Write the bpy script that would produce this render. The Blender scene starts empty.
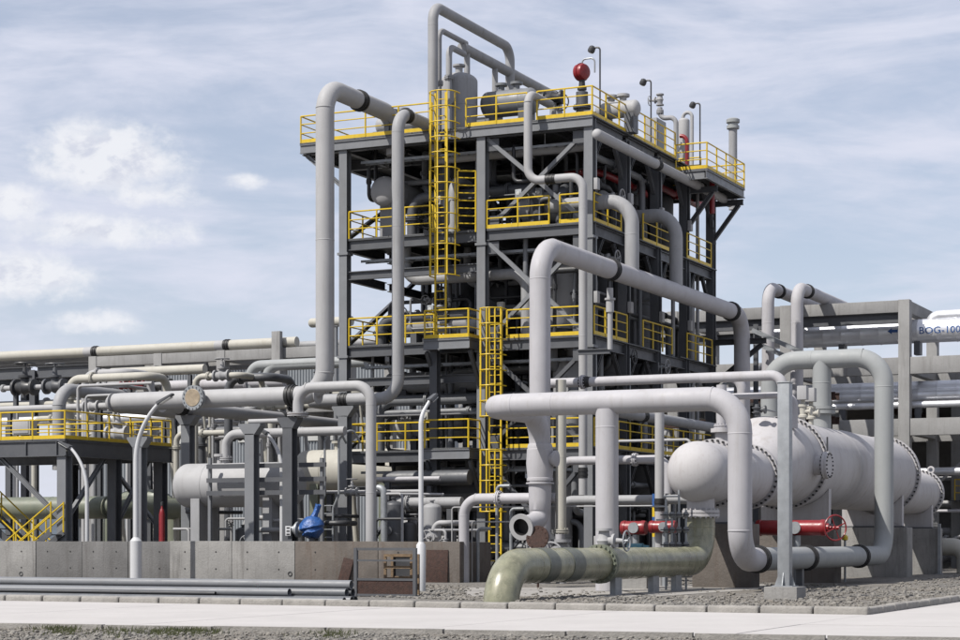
import bpy, bmesh, math, random
from mathutils import Vector, Matrix
random.seed(7)
R = math.radians
scene = bpy.context.scene
col = scene.collection

# ------------------------------------------------------------------ camera
F, HC, YH = 1950.0, 1.5, 540.0          # focal length in photo pixels, eye height, horizon row
cam = bpy.data.cameras.new('camera'); camo = bpy.data.objects.new('camera', cam); col.objects.link(camo)
camo.location = (0, 0, HC); camo.rotation_euler = (R(90), 0, 0)
cam.sensor_width = 36; cam.lens = F / 960 * 36; cam.shift_y = 220 / 960
cam.clip_end = 20000; cam.clip_start = 0.5
scene.camera = camo

# ------------------------------------------------------------------ sun + sky
SUN_EL, SUN_AZ = R(50), R(234)           # azimuth clockwise from +Y
sd = Vector((math.sin(SUN_AZ) * math.cos(SUN_EL), math.cos(SUN_AZ) * math.cos(SUN_EL), math.sin(SUN_EL)))
sun = bpy.data.lights.new('sun', 'SUN'); suno = bpy.data.objects.new('sun', sun); col.objects.link(suno)
sun.energy = 5.0; sun.angle = R(0.53); sun.color = (1.0, 0.955, 0.89)
suno.rotation_euler = sd.to_track_quat('Z', 'Y').to_euler()
suno.location = (-40, -20, 60)

world = bpy.data.worlds.new('World'); scene.world = world; world.use_nodes = True
wn = world.node_tree.nodes; wl = world.node_tree.links; wn.clear()
def wnode(t, **k):
    n = wn.new(t)
    for a, v in k.items(): setattr(n, a, v)
    return n
def wmath(op, a, b=None, clamp=False):
    n = wnode('ShaderNodeMath', operation=op, use_clamp=clamp)
    for i, v in enumerate((a, b)):
        if v is None: continue
        if isinstance(v, (int, float)): n.inputs[i].default_value = v
        else: wl.new(v, n.inputs[i])
    return n.outputs[0]
sky = wnode('ShaderNodeTexSky', sky_type='NISHITA', sun_disc=False, sun_elevation=SUN_EL, sun_rotation=SUN_AZ,
            altitude=0, air_density=1.0, dust_density=.8, ozone_density=2.2)
tc = wnode('ShaderNodeTexCoord')
sep = wnode('ShaderNodeSeparateXYZ'); wl.new(tc.outputs['Generated'], sep.inputs[0])
az = wmath('ARCTAN2', sep.outputs[0], sep.outputs[1])      # azimuth from +Y
el = wmath('ARCSINE', sep.outputs[2])                      # elevation
comb = wnode('ShaderNodeCombineXYZ'); wl.new(az, comb.inputs[0]); wl.new(el, comb.inputs[1])
def wnoise(sx, sy, detail, rough, off=0.0, dist=0.0, lift=0.0):
    mp = wnode('ShaderNodeMapping'); mp.inputs['Scale'].default_value = (sx, sy, 1); mp.inputs['Location'].default_value = (off - lift * .5, off * .7 + lift, off)
    mp.inputs['Rotation'].default_value = (0, 0, R(-7))
    wl.new(comb.outputs[0], mp.inputs[0])
    n = wnode('ShaderNodeTexNoise'); n.inputs['Scale'].default_value = 1; n.inputs['Detail'].default_value = detail
    n.inputs['Roughness'].default_value = rough; n.inputs['Distortion'].default_value = dist
    wl.new(mp.outputs[0], n.inputs['Vector'])
    return n.outputs['Fac']
def wramp(v, lo, hi):
    n = wnode('ShaderNodeMapRange', interpolation_type='SMOOTHSTEP'); n.inputs[1].default_value = lo; n.inputs[2].default_value = hi
    wl.new(v, n.inputs[0]); return n.outputs[0]
# cirrus veil: long streaks, thicker towards the horizon and overhead, thinner in a band between
veil = wmath('ADD', wmath('MULTIPLY', wnoise(5, 22, 6, .58, 4.3, .6), .7), wmath('MULTIPLY', wnoise(16, 60, 5, .6, 9.4, .4), .3))
veil = wramp(veil, .33, .66)
low = wmath('SUBTRACT', 1.0, wramp(el, 0.0, .17))          # milky towards the horizon
band = wmath('MULTIPLY', veil, .95)
veil = wmath('MAXIMUM', band, wmath('MULTIPLY', low, .8))
veil = wmath('ADD', wmath('MULTIPLY', veil, .56), .44, True)
# cumulus: a scatter of puffs low over the horizon, bigger ones to the left of the view
puff = wnoise(46, 70, 6, .56, 1.7, .25)
fine = wnoise(120, 150, 5, .6, 5.5, .2)
gs = None
for (px, py, rx, ry, amp) in ((104, 166, 70, 32, 1.1), (150, 199, 46, 14, .85), (14, 210, 32, 18, .9), (104, 236, 90, 18, .85),
                              (20, 284, 62, 24, 1.0), (246, 184, 26, 8, .62), (92, 326, 44, 14, .72)):
    ca, ce = math.atan((px - 480) / F), math.atan((540 - py) / F)
    dx = wmath('DIVIDE', wmath('SUBTRACT', az, ca), rx / F); dy = wmath('DIVIDE', wmath('SUBTRACT', el, ce), ry / F)
    d2 = wmath('ADD', wmath('MULTIPLY', dx, dx), wmath('MULTIPLY', dy, dy))
    g = wmath('MULTIPLY', wmath('EXPONENT', wmath('MULTIPLY', d2, -0.9)), amp)
    gs = g if gs is None else wmath('MAXIMUM', gs, g)
# the same kind of clouds all round the sky, outside the view as well
ring = wmath('MULTIPLY', wramp(wnoise(6, 17, 3, .5, 21.0), .60, .72), wramp(wmath('ABSOLUTE', az), .45, .7))
ring = wmath('MULTIPLY', ring, wmath('SUBTRACT', 1.0, wramp(el, .2, .5)))
gs = wmath('MAXIMUM', gs, wmath('MULTIPLY', ring, .8))
dens = wmath('ADD', gs, wmath('ADD', wmath('MULTIPLY', wmath('SUBTRACT', puff, .5), 1.25), wmath('MULTIPLY', wmath('SUBTRACT', fine, .5), .75)))
cum = wmath('MULTIPLY', wramp(dens, .08, .85), wramp(gs, .04, .4))
puff_up = wnoise(46, 70, 6, .56, 1.7, .25, .42)              # the same puffs a little towards the sun: thick there means shaded here
core = wmath('MULTIPLY', wramp(dens, .3, 1.0), wramp(wmath('SUBTRACT', puff_up, puff), -.06, .14))
mixv = wnode('ShaderNodeMix', data_type='RGBA'); wl.new(veil, mixv.inputs[0]); wl.new(sky.outputs[0], mixv.inputs[6])
mixv.inputs[7].default_value = (6.75, 6.98, 8.1, 1)
ccol = wnode('ShaderNodeMix', data_type='RGBA'); wl.new(core, ccol.inputs[0])
ccol.inputs[6].default_value = (8.1, 8.2, 8.6, 1); ccol.inputs[7].default_value = (6.1, 6.35, 7.3, 1)
mixc = wnode('ShaderNodeMix', data_type='RGBA'); wl.new(wmath('MULTIPLY', cum, .9), mixc.inputs[0]); wl.new(mixv.outputs[2], mixc.inputs[6]); wl.new(ccol.outputs[2], mixc.inputs[7])
bg = wnode('ShaderNodeBackground'); bg.inputs['Strength'].default_value = 0.086
out = wnode('ShaderNodeOutputWorld'); wl.new(mixc.outputs[2], bg.inputs[0]); wl.new(bg.outputs[0], out.inputs[0])

scene.view_settings.view_transform = 'Standard'; scene.view_settings.look = 'None'
scene.view_settings.exposure = 0.35; scene.view_settings.gamma = 1.0

# ------------------------------------------------------------------ plant grid
CA, SA = math.cos(R(25)), math.sin(R(25))
OX, OY = 4.23, 75.0                     # front right corner of the tower: a runs left along its front, b away along its side
def W(p): return Vector((OX - CA * p[0] + SA * p[1], OY + SA * p[0] + CA * p[1], p[2]))
def inv(x, y):
    dx, dy = x - OX, y - OY
    return (-CA * dx + SA * dy, SA * dx + CA * dy)
def at(px, py, Y):
    a, b = inv((px - 480) / F * Y, Y); return (a, b, HC + (540 - py) / F * Y)
def gnd(px, py, z=0.0): return at(px, py, (HC - z) * F / (py - 540))
def onb(px, py, b):
    k = (px - 480) / F; x0 = OX + SA * b; y0 = OY + CA * b
    t = (x0 - k * y0) / (CA + k * SA); Y = y0 + SA * t
    return (t, b, HC + (540 - py) / F * Y)
def ona(px, py, a):
    k = (px - 480) / F; x0 = OX - CA * a; y0 = OY + SA * a
    t = (k * y0 - x0) / (SA - k * CA); Y = y0 + CA * t
    return (a, t, HC + (540 - py) / F * Y)
class T:
    """a run of pipe as corner points on the plant grid"""
    def __init__(s, p): s.p = [tuple(p)]
    def A(s, px): q = s.p[-1]; s.p.append((onb(px, 540, q[1])[0], q[1], q[2])); return s
    def B(s, px): q = s.p[-1]; s.p.append((q[0], ona(px, 540, q[0])[1], q[2])); return s
    def U(s, py): q = s.p[-1]; Y = W(q).y; s.p.append((q[0], q[1], HC + (540 - py) / F * Y)); return s
    def d(s, a=0, b=0, z=0): q = s.p[-1]; s.p.append((q[0] + a, q[1] + b, q[2] + z)); return s
    def to(s, z): q = s.p[-1]; s.p.append((q[0], q[1], z)); return s
DA = Vector((-CA, SA, 0)); DB = Vector((SA, CA, 0)); UP = Vector((0, 0, 1))

# ------------------------------------------------------------------ materials
MATS = {}
KP = .53                                  # scales every non-metal colour down evenly so shade renders deeper
def mat(name, c, rough=.5, metal=0.0, var=.12, scale=1.2, streak=.0, dirt=None, bump=.0, bscale=30, spec=.5, coat=0):
    m = bpy.data.materials.new(name); m.use_nodes = True; nt = m.node_tree; n = nt.nodes; l = nt.links
    if metal < .5: c = tuple(x * KP for x in c); dirt = tuple(x * KP for x in dirt) if dirt else None
    p = n['Principled BSDF']; p.inputs['Roughness'].default_value = rough; p.inputs['Metallic'].default_value = metal
    p.inputs['Specular IOR Level'].default_value = spec
    geo = n.new('ShaderNodeNewGeometry')
    def noise(sc, det=5, rgh=.6, stretch=None):
        t = n.new('ShaderNodeTexNoise'); t.inputs['Scale'].default_value = sc; t.inputs['Detail'].default_value = det; t.inputs['Roughness'].default_value = rgh
        if stretch:
            mp = n.new('ShaderNodeMapping'); mp.inputs['Scale'].default_value = stretch; l.new(geo.outputs['Position'], mp.inputs[0]); l.new(mp.outputs[0], t.inputs['Vector'])
        else: l.new(geo.outputs['Position'], t.inputs['Vector'])
        return t.outputs['Fac']
    def rng(v, lo, hi, a=0, b=1):
        r = n.new('ShaderNodeMapRange'); r.inputs[1].default_value = lo; r.inputs[2].default_value = hi; r.inputs[3].default_value = a; r.inputs[4].default_value = b
        l.new(v, r.inputs[0]); return r.outputs[0]
    def mix(f, a, b):
        x = n.new('ShaderNodeMix'); x.data_type = 'RGBA'; l.new(f, x.inputs[0])
        for i, v in ((6, a), (7, b)):
            if isinstance(v, tuple): x.inputs[i].default_value = (*v[:3], 1)
            else: l.new(v, x.inputs[i])
        return x.outputs[2]
    dk = tuple(x * (1 - var) for x in c); lt = tuple(min(1, x * (1 + var * .6)) for x in c)
    base = mix(rng(noise(scale), .32, .68), dk, lt)
    if streak:
        d = dirt or tuple(x * .55 for x in c)
        base = mix(rng(noise(1.0, 4, .65, (3.5, 3.5, .35)), .53, .80, 0, streak), base, d)
        base = mix(rng(noise(1.0, 5, .7, (11, 11, .7)), .56, .78, 0, streak * .7), base, d)
        base = mix(rng(noise(9, 4, .6), .60, .80, 0, streak * .6), base, d)
    l.new(base, p.inputs['Base Color'])
    l.new(rng(noise(scale * 3, 4), .3, .7, max(.05, rough - .10), min(1, rough + .12)), p.inputs['Roughness'])
    if bump:
        b = n.new('ShaderNodeBump'); b.inputs['Strength'].default_value = bump; b.inputs['Distance'].default_value = .05
        l.new(noise(bscale, 6, .65), b.inputs['Height']); l.new(b.outputs[0], p.inputs['Normal'])
    if coat: p.inputs['Coat Weight'].default_value = coat
    MATS[name] = m
    return m
WHITE = mat('white_paint', (.63, .62, .65), .62, spec=.28, var=.07, scale=.8, streak=.5, dirt=(.44, .41, .37))
TANKW = mat('tank_white_paint', (.68, .665, .68), .62, spec=.28, var=.08, scale=.6, streak=.6, dirt=(.42, .37, .33))
GREY = mat('grey_paint', (.48, .485, .50), .62, spec=.28, var=.09, scale=.8, streak=.5, dirt=(.27, .255, .24))
GREYP = mat('pale_grey_paint', (.46, .48, .485), .62, spec=.28, var=.06, scale=.8, streak=.25, dirt=(.30, .30, .29))
LGREY = mat('light_grey_paint', (.56, .56, .57), .62, spec=.28, var=.07, scale=.8, streak=.3, dirt=(.34, .32, .30))
CREAM = mat('cream_paint', (.66, .64, .57), .62, spec=.28, var=.06, scale=.9, streak=.35, dirt=(.42, .37, .28))
STEEL = mat('structural_steel_paint', (.125, .131, .145), .5, var=.12, scale=1.1, streak=.35, dirt=(.10, .10, .10))  # darker beam paint, deepened further so steel in shade reads dark
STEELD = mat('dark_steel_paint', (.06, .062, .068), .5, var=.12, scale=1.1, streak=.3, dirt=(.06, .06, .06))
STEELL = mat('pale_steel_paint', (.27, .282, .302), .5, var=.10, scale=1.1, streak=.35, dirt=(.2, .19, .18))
GRATE = mat('deck_grating', (.16, .165, .17), .55, .3, var=.2, scale=5, bump=.5, bscale=60)
YELLOW = mat('yellow_paint', (.95, .66, .022), .45, var=.10, scale=2.5, streak=.35, dirt=(.36, .24, .03))
GALV = mat('galvanised_steel', (.46, .485, .51), .5, .35, var=.14, scale=4, streak=.2)
ALU = mat('aluminium_cladding', (.62, .63, .66), .4, .6, var=.05, scale=1.2)
BLACK = mat('black_rubber', (.022, .022, .024), .55, var=.2, scale=6)
RED = mat('red_paint', (.34, .016, .022), .38, var=.12, scale=3, streak=.3, dirt=(.14, .02, .02))
BLUE = mat('blue_plastic_wrap', (.04, .15, .48), .35, var=.35, scale=7, bump=.6, bscale=9)
BLUEP = mat('blue_lettering', (.03, .13, .42), .5, var=.08)
RUST = mat('rusty_iron', (.065, .028, .019), .8, var=.4, scale=9, bump=.4)
GREEN = mat('pale_green_coating', (.36, .36, .25), .30, var=.34, scale=2.0, streak=.75, dirt=(.66, .62, .44))
GREEND = mat('grey_green_band', (.17, .185, .155), .45, var=.15, scale=4, streak=.5, dirt=(.30, .30, .24))
GREEND2 = mat('dull_green_coating', (.24, .265, .20), .45, var=.12, scale=1.3, streak=.5, dirt=(.34, .30, .2))
CONC = mat('weathered_concrete', (.40, .392, .378), .85, var=.22, scale=.9, streak=.9, dirt=(.14, .13, .12), bump=.35, bscale=14)
CONCD = mat('dark_weathered_concrete', (.225, .222, .22), .88, var=.22, scale=.8, streak=.6, dirt=(.11, .10, .095), bump=.35, bscale=14)
CONCB = mat('brown_stained_concrete', (.20, .175, .155), .88, var=.25, scale=.9, streak=.75, dirt=(.13, .085, .06), bump=.4, bscale=12)
CONCR = mat('rack_concrete', (.42, .418, .415), .85, var=.16, scale=.6, streak=.55, dirt=(.2, .19, .18), bump=.2, bscale=10)
WOOD = mat('raw_timber', (.26, .175, .10), .75, var=.3, scale=8, bump=.3)
GLASS = mat('lamp_glass', (.75, .76, .74), .2, var=.05)
DARK = mat('shade_dark_vessel', (.075, .078, .085), .55, var=.2, scale=.9, streak=.3)  # extra dark colour stands in for deep shade inside the tower
WTUBE = mat('white_lamp_post_paint', (.80, .81, .83), .4, var=.03, scale=1, streak=.15, dirt=(.5, .5, .5))
KERB = mat('kerb_concrete', (.44, .42, .39), .9, var=.2, scale=3, streak=.45, dirt=(.2, .19, .17), bump=.5, bscale=22)
LPIPE = mat('grey_plastic_pipe', (.19, .20, .215), .4, var=.12, scale=1.5, streak=.4, dirt=(.42, .41, .39))

# ------------------------------------------------------------------ object helpers
WMX = {}
def tagk(o, label=None, cat=None, group=None, kind=None):
    if label: o['label'] = label
    if cat: o['category'] = cat
    if group: o['group'] = group
    if kind: o['kind'] = kind
    return o
def thing(name, label, cat, loc, group=None):
    o = bpy.data.objects.new(name, None); col.objects.link(o); o.empty_display_size = .3
    o.location = loc; WMX[o.name] = Matrix.Translation(loc)
    return tagk(o, label, cat, group)
def put(name, me, M=None, parent=None):
    o = bpy.data.objects.new(name, me); col.objects.link(o)
    M = M or Matrix.Identity(4); WMX[o.name] = M
    if parent is not None:
        o.parent = parent; o.matrix_parent_inverse = WMX[parent.name].inverted()
    o.matrix_basis = M
    return o
MC = {}
def finish(bm, name, m, smooth=True):
    me = bpy.data.meshes.new(name)
    bmesh.ops.recalc_face_normals(bm, faces=bm.faces[:])
    bm.to_mesh(me); bm.free()
    me.materials.append(m)
    if smooth:
        me.polygons.foreach_set('use_smooth', [True] * len(me.polygons))
        me.set_sharp_from_angle(angle=R(38))
    return me
def ucyl(m, n=10):
    k = ('cyl', m.name, n)
    if k not in MC:
        bm = bmesh.new(); bmesh.ops.create_cone(bm, cap_ends=True, segments=n, radius1=1, radius2=1, depth=1)
        for v in bm.verts: v.co.z += .5
        MC[k] = finish(bm, 'tube', m)
    return MC[k]
def ubox(m):
    k = ('box', m.name)
    if k not in MC:
        bm = bmesh.new(); bmesh.ops.create_cube(bm, size=1); MC[k] = finish(bm, 'bar', m, False)
    return MC[k]
def ubar(m):
    k = ('bar', m.name)
    if k not in MC:
        bm = bmesh.new(); bmesh.ops.create_cube(bm, size=1)
        for v in bm.verts: v.co.z += .5
        MC[k] = finish(bm, 'bar', m, False)
    return MC[k]
def ubeam(m, h, w, t=.035):
    k = ('ib', m.name, round(h, 3), round(w, 3))
    if k not in MC:
        x, y = w / 2, h / 2; s = t * .6 / 2
        pr = [(-x, -y), (x, -y), (x, -y + t), (s, -y + t), (s, y - t), (x, y - t), (x, y), (-x, y), (-x, y - t), (-s, y - t), (-s, -y + t), (-x, -y + t)]
        bm = bmesh.new(); lo = [bm.verts.new((p[0], p[1], 0)) for p in pr]; hi = [bm.verts.new((p[0], p[1], 1)) for p in pr]
        for i in range(12): j = (i + 1) % 12; bm.faces.new((lo[i], lo[j], hi[j], hi[i]))
        for L in (lo, hi):
            bm.faces.new((L[0], L[1], L[2], L[3], L[10], L[11])); bm.faces.new((L[3], L[4], L[9], L[10])); bm.faces.new((L[4], L[5], L[6], L[7], L[8], L[9]))
        MC[k] = finish(bm, 'h_section', m, False)
    return MC[k]
def axes(p, q, up=UP):
    z = (q - p); L = z.length; z = z / L
    if abs(z.dot(up)) > .98: up = DB
    x = up.cross(z).normalized(); y = z.cross(x)
    return x, y, z, L
def frame(p, q, sx, sy, up=UP):
    x, y, z, L = axes(p, q, up)
    M = Matrix(((x.x * sx, y.x * sy, z.x * L, p.x), (x.y * sx, y.y * sy, z.y * L, p.y), (x.z * sx, y.z * sy, z.z * L, p.z), (0, 0, 0, 1)))
    return M
def tube(name, p, q, r, m, parent, n=8): return put(name, ucyl(m, n), frame(W(p), W(q), r, r), parent)
def tubew(name, p, q, r, m, parent, n=8): return put(name, ucyl(m, n), frame(p, q, r, r), parent)
def beam(name, p, q, h, w, m, parent, up=UP): return put(name, ubeam(m, h, w), frame(W(p), W(q), 1, 1, up), parent)
GRID = Matrix(((-CA, SA, 0, 0), (SA, CA, 0, 0), (0, 0, 1, 0), (0, 0, 0, 1)))
def boxm(p0, p1):
    """matrix of a unit cube stretched between two grid corners"""
    c = W([(p0[i] + p1[i]) / 2 for i in range(3)])
    s = [abs(p1[i] - p0[i]) for i in range(3)]
    return Matrix.Translation(c) @ GRID @ Matrix.Diagonal((*s, 1))
def box(name, p0, p1, m, parent): return put(name, ubox(m), boxm(p0, p1), parent)
def bbox_mesh(size, m, bev=.02, seg=2):
    bm = bmesh.new(); bmesh.ops.create_cube(bm, size=1)
    for v in bm.verts: v.co = Vector((v.co.x * size[0], v.co.y * size[1], v.co.z * size[2]))
    bmesh.ops.bevel(bm, geom=bm.edges[:], offset=min(bev, min(size) * .3), segments=seg, affect='EDGES', profile=.6)
    return finish(bm, 'block', m)
def block(name, p0, p1, m, parent=None, bev=.02):
    """a bevelled block of its own between two grid corners"""
    s = [abs(p1[i] - p0[i]) for i in range(3)]
    c = W([(p0[i] + p1[i]) / 2 for i in range(3)])
    return put(name, bbox_mesh(s, m, bev), Matrix.Translation(c) @ GRID, parent)

def fillet(pts, Rr, n=9):
    pts = [p for i, p in enumerate(pts) if i == 0 or (p - pts[i - 1]).length > 1e-4]
    out = [pts[0]]
    for i in range(1, len(pts) - 1):
        p, c, q = pts[i - 1], pts[i], pts[i + 1]
        u = (p - c); v = (q - c); lu, lv = u.length, v.length; u /= lu; v /= lv
        ang = u.angle(v)
        if ang > math.pi - .01: out.append(c); continue
        lim = min(lu * (.5 if i > 1 else .98), lv * (.5 if i < len(pts) - 2 else .98))
        d = min(Rr / math.tan(ang / 2), lim); r = d * math.tan(ang / 2)
        mid = (u + v).normalized(); ctr = c + mid * (r / math.sin(ang / 2))
        a0 = (c + u * d) - ctr; a1 = (c + v * d) - ctr
        ax = a0.cross(a1).normalized(); tot = a0.angle(a1)
        for k in range(n + 1):
            out.append(ctr + Matrix.Rotation(tot * k / n, 3, ax) @ a0)
    out.append(pts[-1]); return out
def sweep(bm, pts, r, n=20, caps=(True, True), radii=None):
    t = (pts[1] - pts[0]).normalized(); up = UP if abs(t.z) < .9 else DB
    x = up.cross(t).normalized(); rings = []
    for i, p in enumerate(pts):
        tn = (pts[min(i + 1, len(pts) - 1)] - pts[max(i - 1, 0)]).normalized()
        ax = t.cross(tn)
        if ax.length > 1e-6: x = Matrix.Rotation(t.angle(tn), 3, ax.normalized()) @ x
        t = tn; x = (x - t * x.dot(t)).normalized(); y = t.cross(x); rr = radii[i] if radii else r
        rings.append([bm.verts.new(p + (x * math.cos(2 * math.pi * k / n) + y * math.sin(2 * math.pi * k / n)) * rr) for k in range(n)])
    for a, b in zip(rings, rings[1:]):
        for k in range(n): bm.faces.new((a[k], a[(k + 1) % n], b[(k + 1) % n], b[k]))
    if caps[0]: bm.faces.new(rings[0][::-1])
    if caps[1]: bm.faces.new(rings[-1])
def lathe(bm, prof, p, d, n=32, caps=True):
    x, y, z, _ = axes(p, p + d)
    prev = None
    for s, r in prof:
        if r < 1e-4: cur = [bm.verts.new(p + z * s)]
        else: cur = [bm.verts.new(p + z * s + (x * math.cos(2 * math.pi * k / n) + y * math.sin(2 * math.pi * k / n)) * r) for k in range(n)]
        if prev:
            for k in range(n):
                a = prev[k % len(prev)]; b = prev[(k + 1) % len(prev)]; c = cur[(k + 1) % len(cur)]; e = cur[k % len(cur)]
                vs = []
                for v in (a, b, c, e):
                    if v not in vs: vs.append(v)
                if len(vs) > 2: bm.faces.new(vs)
        elif len(cur) > 1 and caps: bm.faces.new(cur[::-1])
        prev = cur
    if len(prev) > 1 and caps: bm.faces.new(prev)
def dome(s0, r, h, sgn, n=8):
    """profile points of an elliptical head that closes at s0 + sgn*h"""
    return [(s0 + sgn * h * math.sin(math.pi / 2 * i / n), r * math.cos(math.pi / 2 * i / n)) for i in range(n + 1)]
def lathe_part(name, prof, p, d, m, parent=None, n=32):
    base = Matrix.Translation(p); bm = bmesh.new(); lathe(bm, prof, Vector((0, 0, 0)), d, n)
    return put(name, finish(bm, name, m), base, parent)
def bolts(bm, p, d, rad, n, r, L):
    x, y, z, _ = axes(p, p + d)
    for k in range(n):
        c = p + (x * math.cos(2 * math.pi * k / n) + y * math.sin(2 * math.pi * k / n)) * rad
        lathe(bm, [(-L / 2, r), (L / 2, r)], c, d, 6)
def torus(bm, p, d, R0, r, n=20, k=6):
    x, y, z, _ = axes(p, p + d)
    rings = []
    for i in range(n):
        a = 2 * math.pi * i / n; e = x * math.cos(a) + y * math.sin(a)
        rings.append([bm.verts.new(p + e * R0 + (e * math.cos(2 * math.pi * j / k) + z * math.sin(2 * math.pi * j / k)) * r) for j in range(k)])
    for i in range(n):
        A, B = rings[i], rings[(i + 1) % n]
        for j in range(k): bm.faces.new((A[j], A[(j + 1) % k], B[(j + 1) % k], B[j]))
def flange_part(p, d, r, parent, m, th=.07, ratio=1.5, nb=12, name='flange'):
    bm = bmesh.new(); o = Vector((0, 0, 0)); R1 = r * ratio
    for s in (-1, 1):
        lathe(bm, [(s * .012, R1), (s * (.012 + th), R1)] if s > 0 else [(-.012 - th, R1), (-.012, R1)], o, d, 24)
    lathe(bm, [(-.012, r * 1.15), (.012, r * 1.15)], o, d, 20)
    bolts(bm, o, d, r + (R1 - r) * .55, nb, max(.018, r * .075), th * 2 + .12)
    return put(name, finish(bm, 'flange', m), Matrix.Translation(p), parent)
def clamp_part(p, d, r, parent, w=.20):
    """black pipe clamp: rubber liner, steel strap and its bolted foot"""
    bm = bmesh.new(); o = Vector((0, 0, 0))
    lathe(bm, [(-w, r * 1.005), (-w, r * 1.10), (-w * .55, r * 1.10), (-w * .55, r * 1.19), (-w * .2, r * 1.19), (-w * .2, r * 1.10), (w * .2, r * 1.10), (w * .2, r * 1.19), (w * .55, r * 1.19), (w * .55, r * 1.10), (w, r * 1.10), (w, r * 1.005)], o, d, 24)
    return put('pipe_clamp', finish(bm, 'clamp', BLACK), Matrix.Translation(p), parent)
def pipe(name, label, path, r, m, fit=(), cat='pipe', Rb=None, n=20, group=None, ends=None, fm=None):
    P = path.p if isinstance(path, T) else path
    w = [W(p) for p in P]; base = min(w, key=lambda v: v.z).copy()
    loc = [v - base for v in w]
    bm = bmesh.new(); fl = fillet(loc, Rb or r * 3.0); sweep(bm, fl, r, n)
    if ends:                                   # rounded caps
        for e in ends:
            p, q = (loc[0], loc[1]) if e == 0 else (loc[-1], loc[-2])
            lathe(bm, dome(0, r, r * .75, 1, 6), p, (p - q).normalized(), n)
    me = finish(bm, 'pipe', m)
    if not fit: return tagk(put(name, me, Matrix.Translation(base)), label, cat, group)
    t = thing(name, label, cat, base, group)
    body = put('pipe_body', me, Matrix.Translation(base), t)
    for f in fit:
        k, i, s = f[0], f[1], f[2]
        p = w[i].lerp(w[i + 1], s); d = (w[i + 1] - w[i]).normalized()
        if k == 'clamp': clamp_part(p, d, r, t)
        elif k == 'flange': flange_part(p, d, r, t, fm or m, th=max(.045, r * .2), nb=f[3] if len(f) > 3 else 12)
        elif k == 'weld':
            b2 = bmesh.new(); lathe(b2, [(-.022, r * 1.0005), (-.012, r * 1.018), (.012, r * 1.018), (.022, r * 1.0005)], Vector((0, 0, 0)), d, n); put('weld_seam', finish(b2, 'weld', m), Matrix.Translation(p), t)
        elif k == 'band':
            b2 = bmesh.new(); L = f[3]; lathe(b2, [(-L, r * 1.0), (-L, r * 1.035), (L, r * 1.035), (L, r * 1.0)], Vector((0, 0, 0)), d, 28); put('repair_band', finish(b2, 'band', f[4]), Matrix.Translation(p), t)
        elif k == 'shoe':
            zb = f[3]; put('support_post', ubox(STEELL), Matrix.Translation(Vector((p.x, p.y, (p.z - r + zb) / 2))) @ GRID @ Matrix.Diagonal((.16, .22, p.z - r * .96 - zb, 1)), t)
            put('saddle', ubox(STEELL), Matrix.Translation(Vector((p.x, p.y, p.z - r * .86))) @ GRID @ Matrix.Diagonal((r * 1.5, .3, r * .35, 1)), t)
    return t

def railing(label, P, h=1.1, toe=True, step=1.35, mids=2, m=None, closed_ends=True, r=.032, group=None):
    m = m or YELLOW
    t = thing('guard_railing', label, 'railing', W(P[0]), group)
    for i in range(len(P) - 1):
        p, q = P[i], P[i + 1]
        L = (W(q) - W(p)).length; k = max(1, round(L / step))
        for j in range(k + 1):
            if j == 0 and i > 0: continue
            s = j / k; c = tuple(p[x] + (q[x] - p[x]) * s for x in range(3))
            tube('post', c, (c[0], c[1], c[2] + h), r * 1.12, m, t, 6)
        up = lambda v, dz: (v[0], v[1], v[2] + dz)
        tube('top_rail', up(p, h), up(q, h), r, m, t, 6)
        for z in range(mids): tube('mid_rail', up(p, h * (z + 1) / (mids + 1) + .03), up(q, h * (z + 1) / (mids + 1) + .03), r * .75, m, t, 6)
        if toe: put('toe_board', ubar(m), frame(W(up(p, .07)), W(up(q, .07)), .02, .15), t)
    return t
def hoop_mesh(w, dp, m, r=.022):
    k = ('hoop', w, dp, m.name)
    if k not in MC:
        bm = bmesh.new(); pts = [Vector((-w / 2, 0, 0))]
        for i in range(13):
            a = math.pi * i / 12; pts.append(Vector((-w / 2 * math.cos(a), -dp * .35 - dp * .65 * math.sin(a), 0)))
        pts.append(Vector((w / 2, 0, 0))); sweep(bm, pts, r, 6); MC[k] = finish(bm, 'hoop', m)
    return MC[k]
def cage_ladder(label, a, b, z0, z1, c0, c1, w=.46, cw=.82, cd=.75, co=0.0):
    """ladder facing the front (-b); cage hoops between c0 and c1"""
    t = thing('caged_ladder', label, 'ladder', W((a, b, z0)))
    for s in (-1, 1):
        put('stringer', ubar(YELLOW), frame(W((a + s * w / 2, b, z0)), W((a + s * w / 2, b, z1)), .07, .045), t)
    z = z0 + .3
    while z < z1: tube('rung', (a - w / 2, b, z), (a + w / 2, b, z), .02, YELLOW, t, 6); z += .33
    for (k0, k1) in (c0 if isinstance(c0, list) else [(c0, c1)]):
        nh = max(2, round((k1 - k0) / .62)); hm = hoop_mesh(cw, cd, YELLOW, .026)
        for i in range(nh + 1):
            zz = k0 + (k1 - k0) * i / nh
            put('hoop', hm, Matrix.Translation(W((a + co, b, zz))) @ GRID, t)
        for i in range(5):
            an = math.pi * (i + 1) / 6 if i else .25
            an = math.pi * (.06 + .22 * i)
            aa = a + co - cw / 2 * math.cos(an); bb = b - cd * .35 - cd * .65 * math.sin(an)
            put('cage_bar', ubar(YELLOW), frame(W((aa, bb, k0)), W((aa, bb, k1)), .05, .03), t)
    return t
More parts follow.
